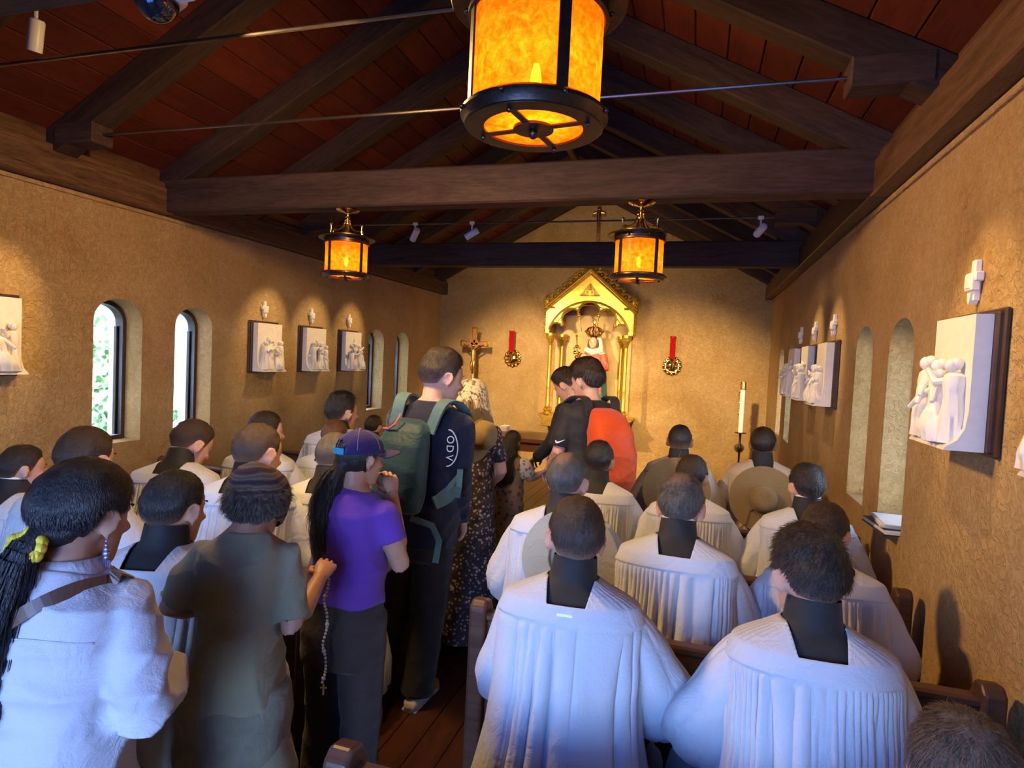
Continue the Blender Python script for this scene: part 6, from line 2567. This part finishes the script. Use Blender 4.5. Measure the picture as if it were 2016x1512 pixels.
# --- girl with long dark hair reaching forward
P = make_person('girl with long dark hair in brown floral dress reaching towards the altar', -1.31, 4.45, 1.275, -14, 'stand', 4, (-6, 4, 0), 'front', ((.22, .04, .30), (.27, .26, .36)), 'mid', .009, fem=True, hairpad=.02, hs=1.18)
GD = scl(WT, 1.0, 1.0, .0, [(-.62, .26, .21, -.02), (-.3, .22, .175, -.02), (-.1, .2, .155, -.015)])
garment(P, 'dress', FLORAL2, GD, None, .010, .006, 61, hang=.0)
_arms = dict(P.arm)
for sx in (-1, 1):
    P.arm = {-1: _arms[sx], 1: _arms[sx]}
    garment(P, 'sleeve', FLORAL3, None, (.82, .085, .088, .08), .010, .004, 62)
P.arm = _arms
shoes(P, SHOEB)
hair_cap(P, 'black', top=.020, side=.018, nape=126, ear=110, temple=90, blades=700, blen=.05, lift=.15, seed=67)
hc = P.H @ V((0, -.07, -.01))
tress(P, 'long_hair', 'black', [hc + V((0, .0, .03)), hc + V((0, -.03, -.08)), hc + V((0, -.045, -.18)), hc + V((0, -.045, -.28)), hc + V((0, -.04, -.33))], [.07, .088, .092, .085, .04], 20, 900, .12, .5, 68)

# --- two young men at the front
P = make_person('standing young man in black top bending left towards the altar', -.958, 4.83, 1.752, 66, 'stand', 8, (8, 26, 0), ((-.21, .07, .21), (-.12, .30, .10)), ((.21, .03, .21), (.16, .28, .12)), 'fair', .008)
garment(P, 'pullover', BLACK, scl(WT, 1.10), (2.95, .072, .06, .048), .010, .004, 71)
garment(P, 'trousers', CHARC, [(-.20, .165, .14, -.012), (-.06, .19, .15, -.012), (.03, .17, .125, -.008)], None, .012, .004, 72, legs=(.11, .09, .085))
shoes(P, SHOEB)
hair_cap(P, 'dark', top=.038, side=.012, fade=.4, blades=1100, blen=.024, lift=.7, nape=116, seed=71)
mb = ribbon([back_pt(P, scl(WT, 1.10), -.10, t, .006, 1) for t in (.47, .44, .41, .38, .35, .32)], .014, .003, V((-.3, 1, 0)))
mb.build('chest_print', mat_plain('grey_print', (.42, .40, .42), .7), P.root)
ro = empty('rosary', (0, 0, 0))
ro.matrix_world = P.root.matrix_basis
tag(ro, 'small ring of beads in the hand of the young man at the front', 'rosary')
w, d = P.hand_d[-1]
mb = MB()
for k in range(22):
    a = 2 * PI * k / 22
    mb.ell(w + d * .085 + V((0.012, .035 * math.cos(a), -.035 + .038 * math.sin(a))), .0045, 8, 6)
mb.build('beads', mat_plain('dark_beads', (.06, .04, .035), .3), ro, True)
P = make_person('standing young man with wavy black hair in black t-shirt, orange backpack', -.700, 4.181, 1.800, 42, 'stand', 4, (22, 8, 0), ((-.215, .02, .20), (-.17, .21, .08)), ((.215, .0, .20), (.17, .2, .08)), 'fair', .008)
BT = scl(WT, 1.10)
garment(P, 't_shirt', BLACK, BT, (.86, .074, .07, .072), .010, .004, 73)
garment(P, 'trousers', CHARC, [(-.20, .165, .14, -.012), (-.06, .19, .15, -.012), (.03, .17, .125, -.008)], None, .012, .004, 74, legs=(.11, .09, .085))
shoes(P, SHOEB)
hair_cap(P, 'dark', top=.044, side=.024, blades=1700, blen=.034, lift=.5, nape=122, seed=73, messy=.006, front=64)
# the tick-shaped mark on the left sleeve
a, e, w = P.arm[-1]
c = a.lerp(e, .70)
n_ = (P.T.to_3x3() @ V((-.62, -.78, .0))).normalized()
ux = V((0, 0, 1)).cross(n_).normalized()
tick = [(-.030, .004), (-.024, -.012), (-.010, -.012), (.040, .016), (-.006, .001), (-.018, -.001), (-.022, .008)]
o = c + n_ * .077 * P.s
mb = MB()
mb.prism(tick, lambda u, v: o + ux * u + V((0, 0, 1)) * v, lambda u, v: o + ux * u + V((0, 0, 1)) * v + n_ * .003)
mb.build('sleeve_mark', EM, P.root)
backpack(P, 'backpack', 'bright orange backpack with black base on the wavy-haired young man', ORANGE, BLACK, BT, .56, .30, .01, .26, 75, loose=False)
